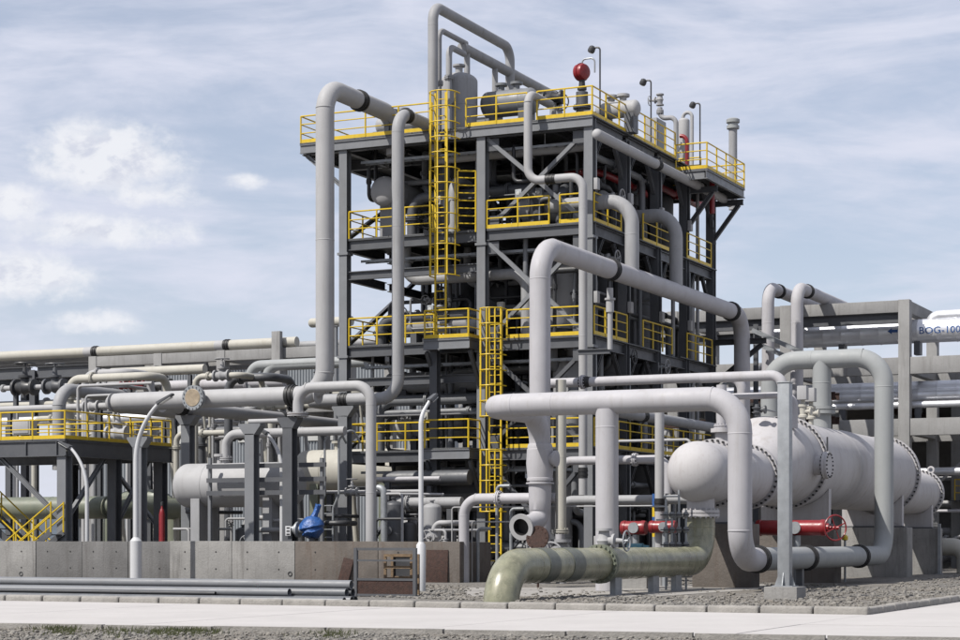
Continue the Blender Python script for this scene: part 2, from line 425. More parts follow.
def wheel_mesh(Rw, m, r=None):
    k = ('wheel', round(Rw, 3), m.name)
    if k not in MC:
        bm = bmesh.new(); o = Vector((0, 0, 0)); r = r or Rw * .085; torus(bm, o, UP, Rw, r, 22, 6)
        for i in range(4):
            a = math.pi / 2 * i + .4; sweep(bm, [o, Vector((math.cos(a), math.sin(a), 0)) * Rw], r * .7, 5)
        lathe(bm, [(-Rw * .16, Rw * .16), (Rw * .16, Rw * .16)], o, UP, 10); MC[k] = finish(bm, 'handwheel', m)
    return MC[k]
def valve(label, p, d, r, m=None, wd=UP, group=None, wm=None, red=False, cat='valve'):
    """gate valve on a line of radius r at p, line direction d, wheel towards wd"""
    m = m or GREY; wp = W(p) if isinstance(p, tuple) else p
    t = thing('gate_valve', label, cat, wp - Vector((0, 0, r)), group)
    L = r * 2.6; k = ('valve', round(r, 3), m.name)
    if k not in MC:
        bm = bmesh.new(); o = Vector((0, 0, 0))
        lathe(bm, [(-L, r * 1.75), (-L * .8, r * 1.75), (-L * .8, r * 1.1), (-L * .3, r * 1.25), (0, r * 1.6), (L * .3, r * 1.25), (L * .8, r * 1.1), (L * .8, r * 1.75), (L, r * 1.75)], o, UP, 18)
        MC[k] = finish(bm, 'valve_body', m)
    put('body', MC[k], frame(wp, wp + d, 1, 1), t)
    k2 = ('bonnet', round(r, 3), m.name)
    if k2 not in MC:
        bm = bmesh.new(); o = Vector((0, 0, 0))
        lathe(bm, [(r * .9, r * 1.0), (r * 2.0, r * .9), (r * 2.0, r * 1.5), (r * 2.5, r * 1.5), (r * 2.5, r * .65), (r * 4.2, r * .45), (r * 4.2, r * .2), (r * 5.3, r * .2)], o, UP, 14)
        MC[k2] = finish(bm, 'bonnet', m)
    put('bonnet', MC[k2], frame(wp, wp + wd, 1, 1), t)
    put('handwheel', wheel_mesh(r * 2.1, wm or m), frame(wp + wd * r * 5, wp + wd * (r * 5 + 1), 1, 1), t)
    return t

# ================================================================== GROUND
def sheet(name, pts, z, m, thick=0):
    bm = bmesh.new(); vs = [bm.verts.new((p[0], p[1], z)) for p in pts]; bm.faces.new(vs)
    me = finish(bm, name, m, False); return put(name, me)
def gravel_mat(name, c1, c2, sc):
    m = bpy.data.materials.new(name); m.use_nodes = True; n = m.node_tree.nodes; l = m.node_tree.links; p = n['Principled BSDF']
    geo = n.new('ShaderNodeNewGeometry'); v = n.new('ShaderNodeTexVoronoi'); v.inputs['Scale'].default_value = sc; l.new(geo.outputs['Position'], v.inputs['Vector'])
    ns = n.new('ShaderNodeTexNoise'); ns.inputs['Scale'].default_value = .35; ns.inputs['Detail'].default_value = 6; l.new(geo.outputs['Position'], ns.inputs['Vector'])
    mx = n.new('ShaderNodeMix'); mx.data_type = 'RGBA'; l.new(v.outputs['Color'], mx.inputs[0]); mx.inputs[6].default_value = (*c1, 1); mx.inputs[7].default_value = (*c2, 1)
    mr = n.new('ShaderNodeMapRange'); mr.inputs[1].default_value = .35; mr.inputs[2].default_value = .7; mr.inputs[3].default_value = 0; mr.inputs[4].default_value = .6; l.new(ns.outputs['Fac'], mr.inputs[0])
    m2 = n.new('ShaderNodeMix'); m2.data_type = 'RGBA'; l.new(mr.outputs[0], m2.inputs[0]); l.new(mx.outputs[2], m2.inputs[6]); m2.inputs[7].default_value = (.14, .122, .10, 1)
    l.new(m2.outputs[2], p.inputs['Base Color']); p.inputs['Roughness'].default_value = .95
    b = n.new('ShaderNodeBump'); b.inputs['Strength'].default_value = .8; b.inputs['Distance'].default_value = .08; l.new(v.outputs['Distance'], b.inputs['Height']); l.new(b.outputs[0], p.inputs['Normal'])
    return m
GRAVEL = gravel_mat('gravel_ground', (.065, .062, .058), (.20, .19, .175), 9)
SOIL = gravel_mat('yard_ground', (.14, .13, .12), (.24, .225, .20), 5)
ROADM = mat('road_concrete', (.70, .672, .655), .88, var=.07, scale=.5, streak=.22, dirt=(.47, .44, .42), bump=.12, bscale=25)
PAVE = mat('paving_concrete', (.46, .44, .41), .9, var=.12, scale=.9, streak=.3, dirt=(.28, .26, .24), bump=.15, bscale=20)

g = sheet('ground', [(-6000, -200), (6000, -200), (6000, 12000), (-6000, 12000)], 0, SOIL); tagk(g, kind='structure')
gw = lambda px, py: W(gnd(px, py))
KC = gnd(868, 616.5)                                           # kerb corner on the grid
kA = lambda a: (a, KC[1], 0); 
# gravel bed between kerb and plant
gr = sheet('gravel_bed', [W(p) for p in ((KC[0], KC[1], 0), (60, KC[1], 0), (60, -8.4, 0), (1.5, -8.4, 0), (1.5, 40, 0), (KC[0], 40, 0))], .004, GRAVEL); tagk(gr, kind='structure')
# road: lies in front of the kerb and turns away to the right past its corner, as separate cast slabs
road = thing('road', 'pale concrete road of broad cast slabs', None, W((KC[0], KC[1], 0))); del road['label']; tagk(road, kind='structure')
e0, e1 = gw(0, 628), gw(760, 639.5)
rd = (e1 - e0).normalized(); e0 = e0 - rd * 60; e1b = e1 + rd * 40
ROADW = 13.0
def edge_b(a):                                                 # road's near edge as b at grid position a
    d = W((a, 0, 0)); n = Vector((SA, CA))
    # solve W(a,b) on the line e0-e1b
    x0, y0 = OX - CA * a, OY + SA * a; dx, dy = rd.x, rd.y
    return ((e0.x - x0) * dy - (e0.y - y0) * dx) / (SA * dy - CA * dx)
random.seed(3)
aa = 75.0
while aa > -45:
    a2 = aa - 5.2
    bn0, bn1 = edge_b(aa), edge_b(a2)
    far = KC[1] if aa > KC[0] else 90
    if aa > KC[0] > a2: a2 = KC[0]; bn1 = edge_b(a2)
    mid0, mid1 = KC[1] - (KC[1] - bn0) * .5, KC[1] - (KC[1] - bn1) * .5
    gap = .012
    for (q0, q1, s0, s1) in ((KC[1], KC[1], mid0, mid1), (mid0, mid1, bn0, bn1)):
        bm = bmesh.new(); zz = .03 + random.uniform(-.002, .002)
        P4 = [W((aa - gap, q0 - gap, zz)), W((a2 + gap, q1 - gap, zz)), W((a2 + gap, s1 + gap, zz)), W((aa - gap, s0 + gap, zz))]
        c = sum(P4, Vector()) / 4; c.z = 0
        up_ = [bm.verts.new(p - c) for p in P4]; dn = [bm.verts.new(Vector((p.x, p.y, -.05)) - c) for p in P4]
        bm.faces.new(up_)
        for i in range(4): bm.faces.new((up_[i], dn[i], dn[(i + 1) % 4], up_[(i + 1) % 4]))
        put('road_slab', finish(bm, 'slab', ROADM, False), Matrix.Translation(c), road)
    if far == 90:
        bb = KC[1]
        while bb < 88:
            bm = bmesh.new(); P4 = [W((aa - gap, bb + gap, .03)), W((a2 + gap, bb + gap, .03)), W((a2 + gap, bb + 6 - gap, .03)), W((aa - gap, bb + 6 - gap, .03))]
            c = sum(P4, Vector()) / 4; c.z = 0
            up_ = [bm.verts.new(p - c) for p in P4]; dn = [bm.verts.new(Vector((p.x, p.y, -.05)) - c) for p in P4]
            bm.faces.new(up_)
            for i in range(4): bm.faces.new((up_[i], dn[i], dn[(i + 1) % 4], up_[(i + 1) % 4]))
            put('road_slab', finish(bm, 'slab', ROADM, False), Matrix.Translation(c), road); bb += 6
    aa = a2
# near verge
vg = sheet('verge', [e0, e1b, Vector((60, -20, 0)), Vector((-60, -20, 0))], .008, GRAVEL); tagk(vg, kind='structure')
# edging strip of the road on the verge side
kf = thing('road_edge', None, None, e0); tagk(kf, kind='structure')
L = (e1b - e0).length; s = 0
while s < L - 2:
    p, q = e0 + rd * s, e0 + rd * (s + 1.96)
    put('edge_stone', ubar(KERB), frame(Vector((p.x, p.y, .03)), Vector((q.x, q.y, .03)), .14, .1 + random.uniform(-.015, .015)), kf); s += 2
# kerb with one stone after the other
kerb = thing('kerb', None, None, W(KC)); tagk(kerb, kind='structure')
ks = bbox_mesh((1.09, .24, .34), KERB, .05, 3); ks2 = bbox_mesh((1.075, .235, .34), KERB, .06, 3)
a = KC[0] + .55
for i in range(62):
    M = Matrix.Translation(W((a, KC[1] + .12, .0 + random.uniform(-.012, .012)))) @ GRID @ Matrix.Rotation(random.uniform(-.008, .008), 4, 'Z') @ Matrix.Rotation(random.uniform(-.006, .006), 4, 'Y')
    put('kerb_stone', random.choice((ks, ks2)), M, kerb); a += 1.11
b = KC[1] + .72
for i in range(40):
    M = Matrix.Translation(W((KC[0] + .12, b, .0 + random.uniform(-.01, .01)))) @ GRID @ Matrix.Rotation(R(90) + random.uniform(-.008, .008), 4, 'Z')
    put('kerb_stone', random.choice((ks, ks2)), M, kerb); b += 1.11
# paving pads among the gravel
for nm, pts in (('pavement', [(462, 588), (612, 588), (640, 597), (470, 600)]), ('pavement', [(600, 586), (762, 584), (775, 589), (655, 597)])):
    o = sheet(nm, [gw(*p) for p in pts], .012, PAVE); tagk(o, kind='structure')
# loose stones of the gravel bed and verge: real pebbles, too many to count
def pebbles(name, label, regions, count, smin, smax, m, seed):
    rs = random.Random(seed); bm = bmesh.new(); proto = []
    for k in range(4):
        b2 = bmesh.new(); bmesh.ops.create_icosphere(b2, subdivisions=1, radius=1)
        proto.append(([v.co * rs.uniform(.72, 1.2) for v in b2.verts], [[v.index for v in f.verts] for f in b2.faces])); b2.free()
    V = []; Fc = []
    for i in range(count):
        f = regions(rs)
        if f is None: continue
        s = smin + (smax - smin) * rs.random() ** 2.2; vs, fs = rs.choice(proto); o = len(V); an = rs.uniform(0, 6.3); c_, s_ = math.cos(an), math.sin(an); fl = rs.uniform(.45, .8)
        for v in vs: V.append((f[0] + (v.x * c_ - v.y * s_) * s, f[1] + (v.x * s_ + v.y * c_) * s, f[2] + v.z * s * fl + s * .25))
        Fc += [[o + j for j in t] for t in fs]
    bm.free(); me = bpy.data.meshes.new(name); me.from_pydata(V, [], Fc); me.materials.append(m)
    o = put(name, me); tagk(o, label, 'gravel', kind='stuff'); return o
STONE = gravel_mat('gravel_stone', (.075, .072, .068), (.235, .225, .205), 7)
def reg_bed(rs):
    px = rs.uniform(340, 965); t = rs.random() ** 1.4; lo = 605 + (px - 560) * .036 if px < 868 else 617 - (px - 868) * .14
    py = lo - 1 - t * (28 if px > 600 else 14); p = gw(px, py)
    if 465 < px < 762 and 585.5 < py < 597 and rs.random() < .9: return None
    return (p.x, p.y, .004)
pebbles('loose_gravel', 'coarse grey gravel spread inside the kerb', reg_bed, 9000, .022, .085, STONE, 11)
def reg_verge(rs):
    px = rs.uniform(-20, 700); e = 628 + px * .0151; py = e + 1 + rs.random() * 24; p = gw(px, py)
    return (p.x, p.y, .008)
pebbles('verge_gravel', 'grey gravel of the verge on the near side of the road', reg_verge, 9000, .014, .055, STONE, 12)
# weeds on the verge
GRASS = mat('dry_grass', (.10, .115, .035), .8, var=.4, scale=6)
def weeds(name, label, region, n, h):
    rs = random.Random(5); V = []; Fc = []
    for i in range(n):
        f = region(rs); 
        for k in range(5):
            an = rs.uniform(0, 6.28); l_ = h * rs.uniform(.4, 1); w = .006; o = len(V); bx, by = f[0] + rs.gauss(0, .04), f[1] + rs.gauss(0, .04); ln = rs.uniform(.2, .7)
            V += [(bx - w, by, 0), (bx + w, by, 0), (bx + math.cos(an) * l_ * ln * .5, by + math.sin(an) * l_ * ln * .5, l_ * .7), (bx + math.cos(an) * l_ * ln, by + math.sin(an) * l_ * ln, l_)]
            Fc += [(o, o + 1, o + 2), (o + 1, o + 3, o + 2)]
    me = bpy.data.meshes.new(name); me.from_pydata(V, [], Fc); me.materials.append(GRASS); tagk(put(name, me), label, 'grass', kind='stuff')
def wreg(rs):
    c = rs.choice((60, 62, 120, 165, 170, 190, 200, 330)); px = rs.gauss(c, 14); py = 629 + px * .0151 + abs(rs.gauss(0, 3)); p = gw(px, py); return (p.x, p.y)
weeds('weeds', 'dry green weeds along the verge gravel', wreg, 420, .11)

# distant hills seen between the columns
bm = bmesh.new(); top = []; bot = []
rs = random.Random(4)
for i in range(61):
    x = -2400 + i * 80; h = 62 + 26 * math.sin(i * .21) + 14 * math.sin(i * .57 + 1) + rs.uniform(-5, 5)
    top.append((x, h)); 
rows = []
for (y, k) in ((2700, 0), (2850, .55), (3050, 1), (3400, .4)):
    rows.append([bm.verts.new((x, y + rs.uniform(-20, 20), max(-.5, h * k) - (.5 if k == 0 else 0))) for x, h in top])
for r0, r1 in zip(rows, rows[1:]):
    for i in range(60): bm.faces.new((r0[i], r0[i + 1], r1[i + 1], r1[i]))
HILL = mat('hazy_hill_woodland', (.11, .14, .17), .95, var=.25, scale=.01)  # bluish base colour stands in for the haze of distance
tagk(put('hills', finish(bm, 'hills', HILL)), kind='structure')

# ================================================================== THE TOWER
ZL = [17.8, 13.75, 9.4, 5.1]
AC = [0.0, 4.54, 10.74]; BC = [0.0, 3.68, 7.40, 11.05, 14.75]
tower = thing('process_tower', 'tall open steel process tower with four grated decks', 'tower', W((0, 0, 0)))
for i, a in enumerate(AC):
    for j, b in enumerate(BC):
        if i == 1 and j in (1, 3): continue
        if i == 2 and j in (1, 3): continue
        top = {0: 18.0, 1: 18.15, 2: 17.6}[i] if j == 0 else 17.55
        beam('column', (a, b, 0), (a, b, top), .38, .36, STEELL if j == 0 else STEEL, tower)  # rows behind the front get the darker copy: shade put into paint
        box('base_plate', (a - .3, b - .3, 0), (a + .3, b + .3, .05), STEELD, tower)
        if j == 0:
            for z in (8.9, 13.1): box('splice_plate', (a - .24, b - .24, z), (a + .24, b + .24, z + .10), STEELL, tower)
def deckrow(z, a0, a1, b0, b1, th=.05, na=5, nb=6, skip=()):
    for i in range(na):
        for j in range(nb):
            if (i, j) in skip: continue
            x0, x1 = a0 + (a1 - a0) * i / na + .012, a0 + (a1 - a0) * (i + 1) / na - .012
            y0, y1 = b0 + (b1 - b0) * j / nb + .012, b0 + (b1 - b0) * (j + 1) / nb - .012
            box('deck_panel', (x0, y0, z - th), (x1, y1, z), GRATE, tower)
for li, z in enumerate(ZL):
    a1 = 12.72 if li == 0 else 10.9
    deckrow(z, -.25, a1, -.13 if li else -.3, 14.9, skip={0: (), 1: ((0, 3), (1, 3)), 2: ((0, 3), (1, 3), (3, 5)), 3: ((0, 3), (4, 5))}[li])
    h = .42
    zb = z - .052 - h / 2
    for b in BC:
        for i in range(2): beam('beam', (AC[i] + .2, b, zb), (AC[i + 1] - .2, b, zb), h, .22, STEEL, tower)
    for a in AC:
        for j in range(4): beam('beam', (a, BC[j] + .2, zb - .01), (a, BC[j + 1] - .2, zb - .01), h, .22, STEEL, tower)
    for k in range(1, 6):
        a = 10.74 * k / 6
        if min(abs(a - q) for q in AC) < .4: continue
        beam('joist', (a, .12, z - .18), (a, 14.6, z - .18), .25, .14, STEELD, tower)
    if li == 0:
        for b in BC: beam('beam', (AC[2] + .2, b, zb), (12.7, b, zb), h, .22, STEEL, tower)
        beam('beam', (12.62, .0, zb), (12.62, 14.7, zb), h, .2, STEELL, tower)
        beam('edge_beam', (-.2, -.24, z - .25), (12.7, -.24, z - .25), .36, .12, STEELL, tower)
        beam('brace', (AC[2] + .1, 0, z - 1.9), (12.5, 0, z - .5), .16, .16, STEELL, tower)
        beam('brace', (AC[2] + .1, 7.4, z - 1.9), (12.5, 7.4, z - .5), .16, .16, STEEL, tower)
# intermediate beams in the left bay
for z in (12.25, 7.9, 3.5):
    for b in (0.0, 7.4, 14.75): beam('beam', (AC[1] + .2, b, z), (AC[2] - .2, b, z), .34, .2, STEEL, tower)
    for j in range(4): beam('beam', (AC[2], BC[j] + .2, z - .01), (AC[2], BC[j + 1] - .2, z - .01), .34, .2, STEEL, tower)
# X bracing of the right front bay, knee braces of the side
zz = [0.0] + ZL[::-1]
for k in range(4):
    lo, hi = zz[k] + (.1 if k == 0 else .05), zz[k + 1] - .5
    for s in (0, 1):
        p, q = ((AC[0] + .2, .04 + s * .12, lo), (AC[1] - .2, .04 + s * .12, hi)); 
        if s: p, q = (AC[1] - .2, p[1], lo), (AC[0] + .2, p[1], hi)
        beam('brace', p, q, .17, .15, STEELL if k > 1 else STEEL, tower, DB)  # lower storeys darker than upper ones: shade put into the paint
    for j in range(4):
        bm_ = (BC[j] + BC[j + 1]) / 2
        for b in (BC[j] + .2, BC[j + 1] - .2):
            beam('knee_brace', (0, b, hi - 1.3), (0, bm_ + (b - bm_) * .35, hi), .15, .14, STEELD if k < 3 else STEEL, tower)  # darker still below the top storey: shade put into the paint
    for (j0, j1) in ((0, 2), (2, 4)):
        beam('brace', (AC[2], BC[j0] + .2, lo), (AC[2], BC[j1] - .2, hi), .16, .15, STEEL, tower)
        beam('brace', (AC[1], BC[j0] + .2, lo), (AC[1], BC[j1] - .2, hi), .16, .15, STEELD, tower)
    beam('brace', (AC[1] + .2, 14.75, lo), (AC[2] - .2, 14.75, hi), .16, .15, STEELD, tower)
# side gallery E at the far right of the top deck
zE = 17.3; bE0 = 9.35; aE = -1.62; bE1 = ona(745, 190, aE)[1]
for k in range(5):
    box('deck_panel', (aE, bE0 + (bE1 - bE0) * k / 5 + .012, zE - .05), (-.27, bE0 + (bE1 - bE0) * (k + 1) / 5 - .012, zE), GRATE, tower)
for k in range(2): box('deck_panel', (-.25 + k * 2.4 + .012, 14.93, zE - .05), (2.13 + k * 2.4, bE1, zE), GRATE, tower)
beam('edge_beam', (aE + .06, bE0, zE - .25), (aE + .06, bE1, zE - .25), .38, .14, STEELL, tower)
beam('edge_beam', (aE + .14, bE0 + .07, zE - .25), (-.2, bE0 + .07, zE - .25), .38, .14, STEELL, tower)
beam('edge_beam', (aE + .14, bE1 - .07, zE - .25), (4.5, bE1 - .07, zE - .25), .38, .14, STEEL, tower)
for b in (11.05, 14.75):
    beam('bracket', (aE + .1, b, zE - .6), (-.2, b, zE - .6), .25, .16, STEEL, tower)
    beam('knee_brace', (-.15, b, zE - 2.2), (aE + .3, b, zE - .7), .18, .16, STEEL, tower)
for a in (-.1, 2.2, 4.4):
    beam('bracket', (a, 14.9, zE - .6), (a, bE1 - .1, zE - .6), .25, .16, STEEL, tower)
    beam('knee_brace', (a, 14.9, zE - 2.4), (a, bE1 - .4, zE - .7), .18, .16, STEEL, tower)
# bracket that carries the slanting line at the tower's back corner
zk = ona(745, 340, -1.8)[2]
for z0 in (zk,): 
    beam('bracket', (-2.6, 14.75, z0), (-.2, 14.75, z0), .25, .2, STEELD, tower); beam('knee_brace', (-.15, 14.75, z0 - 1.9), (-2.4, 14.75, z0 - .15), .2, .18, STEELD, tower)
# ladder landings that stick out of the front at decks 3 and 4
aL0, aL1 = onb(469, 335, -1.3)[0], onb(423, 335, -1.3)[0]
for z in (9.4, 5.1):
    box('deck_panel', (aL0, -1.3, z - .05), (aL1, -.16, z), GRATE, tower)
    beam('edge_beam', (aL0, -1.25, z - .25), (aL1, -1.25, z - .25), .38, .12, STEELL, tower)
    for a in (aL0 + .06, aL1 - .06):
        beam('bracket', (a, -1.18, z - .25), (a, -.13, z - .25), .36, .12, STEEL, tower)
        beam('knee_brace', (a, -.1, z - 1.9), (a, -1.1, z - .5), .14, .14, STEEL, tower)
# column that carries the landings
beam('column', (6.34, -.62, 0), (6.34, -.62, 9.0), .34, .32, STEEL, tower)
for z in (4.7, 8.6): beam('bracket', (6.34, -.5, z), (6.34, -.1, z), .3, .2, STEEL, tower)

# ------------------------------------------------------------------ railings
def FA(px, b=-.1): return onb(px, 300, b)[0]
def SB(px, a=-.2): return ona(px, 300, a)[1]
z1, z2, z3, z4 = ZL
b1 = -.27
railing('yellow railing round the left end of the tower\'s top deck', [(12.66, 9, z1), (12.66, b1, z1), (FA(432, b1), b1, z1)])
railing('yellow railing along the front of the tower\'s top deck right of the ladder', [(FA(466, b1), b1, z1), (FA(527, b1), b1, z1)])
railing('yellow railing round the front right corner of the tower\'s top deck', [(FA(537, b1), b1, z1), (-.2, b1, z1), (-.2, SB(632), z1)])
railing('yellow railing along the side of the top deck towards the gallery', [(-.2, SB(634), z1), (-.2, bE0 - .05, z1)])
railing('yellow railing round the gallery under the capped vent stack', [(-.2, bE0 + .04, zE), (aE + .03, bE0 + .04, zE), (aE + .03, bE1 - .03, zE), (3.5, bE1 - .03, zE)])
railing('yellow railing across the back of the tower\'s top deck', [(.5, 14.8, z1), (12.6, 14.8, z1)])
railing('yellow railing of the second deck between the left column and the upper ladder', [(10.5, 3.4, z2), (10.5, -.1, z2), (FA(433), -.1, z2)], toe=False)
railing('yellow railing of the second deck beside the front middle column', [(FA(487), -.1, z2), (FA(549), -.1, z2)])
railing('short yellow railing of the second deck behind the thin bent pipe', [(FA(560), -.1, z2), (FA(584), -.1, z2)])
railing('yellow railing on the second deck\'s side at the front corner', [(-.2, SB(594), z2), (-.2, SB(621), z2)])
railing('yellow railing on the second deck\'s side between the two big elbows', [(-.2, SB(643), z2), (-.2, SB(670), z2)])
railing('yellow railing on the second deck\'s side at the far corner', [(-.2, SB(687), z2), (-.2, SB(711), z2)])
railing('yellow railing of the third deck left of the ladder landing', [(10.5, 3.4, z3), (10.5, -.1, z3), (aL1 + .1, -.1, z3)], toe=False)
railing('yellow railing round the third deck\'s ladder landing', [(aL1 - .05, -.2, z3), (aL1 - .05, -1.25, z3), (aL0 + .05, -1.25, z3), (aL0 + .05, -.2, z3)])
railing('yellow railing of the third deck right of the lower ladder', [(FA(507), -.1, z3), (FA(585), -.1, z3)])
railing('yellow railing on the third deck\'s side at the front corner', [(-.2, SB(594), z3), (-.2, SB(627), z3)])
railing('yellow railing on the third deck\'s side in the middle', [(-.2, SB(643), z3), (-.2, SB(672), z3)], toe=False)
railing('yellow railing on the third deck\'s side at the far corner', [(-.2, SB(687), z3), (-.2, SB(712), z3)], toe=False)
railing('yellow railing of the lowest deck left of the ladder landing', [(10.5, 3.4, z4), (10.5, -.1, z4), (aL1 + .1, -.1, z4)], toe=False)
railing('yellow railing round the lowest deck\'s ladder landing', [(aL1 - .05, -.2, z4), (aL1 - .05, -1.25, z4), (aL0 + .05, -1.25, z4), (aL0 + .05, -.2, z4)], toe=False)
railing('yellow railing of the lowest deck right of the lower ladder', [(FA(507), -.1, z4), (FA(585), -.1, z4)])
railing('yellow railing on the lowest deck\'s side', [(-.2, SB(594), z4), (-.2, SB(712), z4)])

# ladders
aU = onb(440, 200, -.55)[0]; aW = onb(494, 400, -.55)[0]
cage_ladder('long yellow caged ladder from the third deck\'s landing to the top deck', aU, -.5, 9.4, 19.2, [(11.9, 19.1)], None, w=.46, cw=1.12, cd=.85, co=-.28)
cage_ladder('yellow caged ladder from the ground to the third deck', aW, -.45, .05, 10.6, [(2.6, 5.0), (6.3, 10.5)], None, w=.5, cw=.95, cd=.8)
# widened side grille where the upper ladder meets the second deck
railing('tall yellow side grille beside the upper ladder at the second deck', [(FA(462), -.5, z2 - .1), (FA(476), -.12, z2 - .1)], h=2.4, mids=7, toe=False)

# ================================================================== MAIN PIPES
# riser with the long slanting run along the tower's side
rp = at(540, 245, 66.8)
ra = rp[0]
riser_pts = T((rp[0], rp[1], 0)).to(rp[2] - .0).B(742).to(4.2)
pipe('process_pipe', 'big white riser pipe that bends into a long run along the tower\'s side', riser_pts, .363, WHITE,
     fit=(('clamp', 1, .29), ('clamp', 1, .93), ('weld', 1, .045), ('weld', 0, .90), ('weld', 1, .55), ('weld', 0, .35)), n=28, Rb=1.15)
# white header with the U bend in front of the exchanger
ub, ua = -16.8, -11.26
hz = 1.5 + 142 * 55 / F
lz = 1.5 - 20 * 55 / F
aH = onb(486, 400, ub)[0]
vpa, vpb, _ = ona(540, 470, aH)
hp = T((aH, vpb, onb(540, 470, vpb)[2])).to(hz).d(b=ub - vpb).A(740).to(lz + .0).B(884).U(357).A(770).U(452)
jp = tuple(hp.p[4][i] + (hp.p[5][i] - hp.p[4][i]) * .10 for i in range(3))
pipe('process_pipe', 'thick white header pipe that bends down in front of the exchanger', [*hp.p[:5], jp], .345, WHITE,
     fit=(('weld', 2, .9), ('weld', 3, .22), ('weld', 3, .82), ('weld', 2, .28), ('weld', 2, .115), ('clamp', 4, .98)), n=32, Rb=.95)
pipe('process_pipe', 'thick grey pipe loop that climbs over the big exchanger', [jp, *hp.p[5:]], .345, GREYP,
     fit=(('clamp', 0, .33), ('clamp', 0, .76), ('weld', 1, .12), ('weld', 1, .85), ('weld', 2, .18), ('weld', 2, .62)), n=32, Rb=1.0)
# non-return valve, reducer and open end below the riser
zc0 = onb(540, 470, vpb)[2]; vb = W((vpa, vpb, onb(541, 528, vpb)[2]))
cv = thing('check_valve', 'white check valve below the big riser', 'valve', W((vpa, vpb, zc0 - .3)))
lathe_part('body', [(0, .36), (0, .42), (.08, .42), (.1, .40), (.55, .44), (.95, .42), (1.0, .42), (1.02, .40), (1.1, .40), (1.18, .37)], W((vpa, vpb, zc0 - .35)), UP, WHITE, cv)
lathe_part('seat_ring', [(.0, .38), (.0, .445), (.05, .445), (.05, .38)], W((vpa, vpb, zc0 - .45)), UP, WHITE, cv)
lathe_part('side_cover', [(0, .2), (.12, .2), (.12, .26), (.2, .26), (.24, .1)], W((vpa, vpb, zc0 + .35)) - DA * .38, -DA, WHITE, cv)
el_ = thing('open_elbow', 'white tapering elbow with an open flanged end below the riser', 'pipe', vb)
zt = zc0 - .45
pts = [W((vpa, vpb, zt)), W((vpa, vpb, zt - .5)), W((vpa, vpb, zt - 1.15)), W((vpa + .12, vpb - 1.15, zt - 1.15 - .22))]
base = vb; bm = bmesh.new(); fl = fillet([p - base for p in pts], .62, 10); ln = len(fl)
sweep(bm, fl, .3, 26, caps=(True, False), radii=[.37 - .07 * min(1, i / (ln * .4)) for i in range(ln)])
put('pipe_body', finish(bm, 'elbow', WHITE), Matrix.Translation(base), el_)
od = (fl[-1] - fl[-2]).normalized(); oc = fl[-1] + base
bm = bmesh.new(); lathe(bm, [(0, .30), (.0, .42), (.07, .42), (.07, .27), (-.25, .265)], Vector((0, 0, 0)), od, 28, caps=False)
put('flange', finish(bm, 'ring', LGREY), Matrix.Translation(oc), el_)
bm = bmesh.new(); lathe(bm, [(.0705, .271), (.06, .262), (-.2, .26), (-.2, 0)], Vector((0, 0, 0)), od, 24, caps=False)  # black liner inside the open end, its shade painted as colour
put('bore_shade', finish(bm, 'bore_shade', BLACK), Matrix.Translation(oc), el_)
bp = W(onb(538, 538, vpb - 1.15))
bf = thing('blind_flange', 'rust brown blind flange plate beside the open pipe end', 'flange', bp - Vector((0, 0, .4)))
lathe_part('plate', [(0, .38), (.06, .38)], bp, (od + Vector((.1, 0, .35))).normalized(), RUST, bf, 26)
bm = bmesh.new(); bolts(bm, Vector((0, 0, 0)), (od + Vector((.1, 0, .35))).normalized(), .31, 12, .025, .16); put('bolt_ring', finish(bm, 'b', RUST), Matrix.Translation(bp), bf)
tubew('prop', bp - Vector((0, 0, .3)), Vector((bp.x, bp.y, 0)), .04, RUST, bf)

# stubs off the header
la = onb(607, 400, ub)[0]
pipe('standpipe', 'thick white standpipe under the header behind the green pipe', T((la, ub, hz - .2)).to(.02), .335, WHITE, fit=(('weld', 0, .10), ('weld', 0, .93)), n=28)
# low pipe supports of the loop
tl = thing('pipe_support', 'short steel stand under the low run of the white loop', 'support', W((ua, ona(800, 560, ua)[1], 0)))
bs = ona(800, 560, ua)[1]; box('post', (ua - .1, bs - .1, .03), (ua + .1, bs + .1, lz - .34), STEEL, tl); box('foot_plate', (ua - .25, bs - .25, .005), (ua + .25, bs + .25, .03), STEEL, tl)

# green inlet pipe
g0 = at(501, 602, 47.2); g1 = (-8.96, -13.40)
gz = .853
gpts = [(g0[0], g0[1], -.4), (g0[0], g0[1], gz), (g1[0], g1[1], gz), (g1[0], g1[1], 2.24)]
gp = pipe('inlet_pipe', 'pale green thick pipe that rises from the gravel and feeds the exchanger', gpts, .435, GREEN,
     fit=(('weld', 1, .115), ('band', 1, .165, .30, GREEND), ('band', 1, .275, .34, GREEND), ('weld', 1, .62), ('weld', 1, .90), ('weld', 2, .75)), n=40, Rb=.98)
wA, wB = W(gpts[1]), W(gpts[2]); gd = (wB - wA).normalized()
flange_part(wA.lerp(wB, .44), gd, .435, gp, GREEND2, th=.1, ratio=1.22, nb=22)
for s in (.50, .70, .83):
    p = wA.lerp(wB, s); put('support_post', ubox(GALV), Matrix.Translation(Vector((p.x + .1, p.y - .1, .24))) @ GRID @ Matrix.Diagonal((.16, .5, .47, 1)), gp)
flange_part(W((g1[0], g1[1], 2.30)), UP, .435, gp, TANKW, th=.09, ratio=1.3, nb=20)

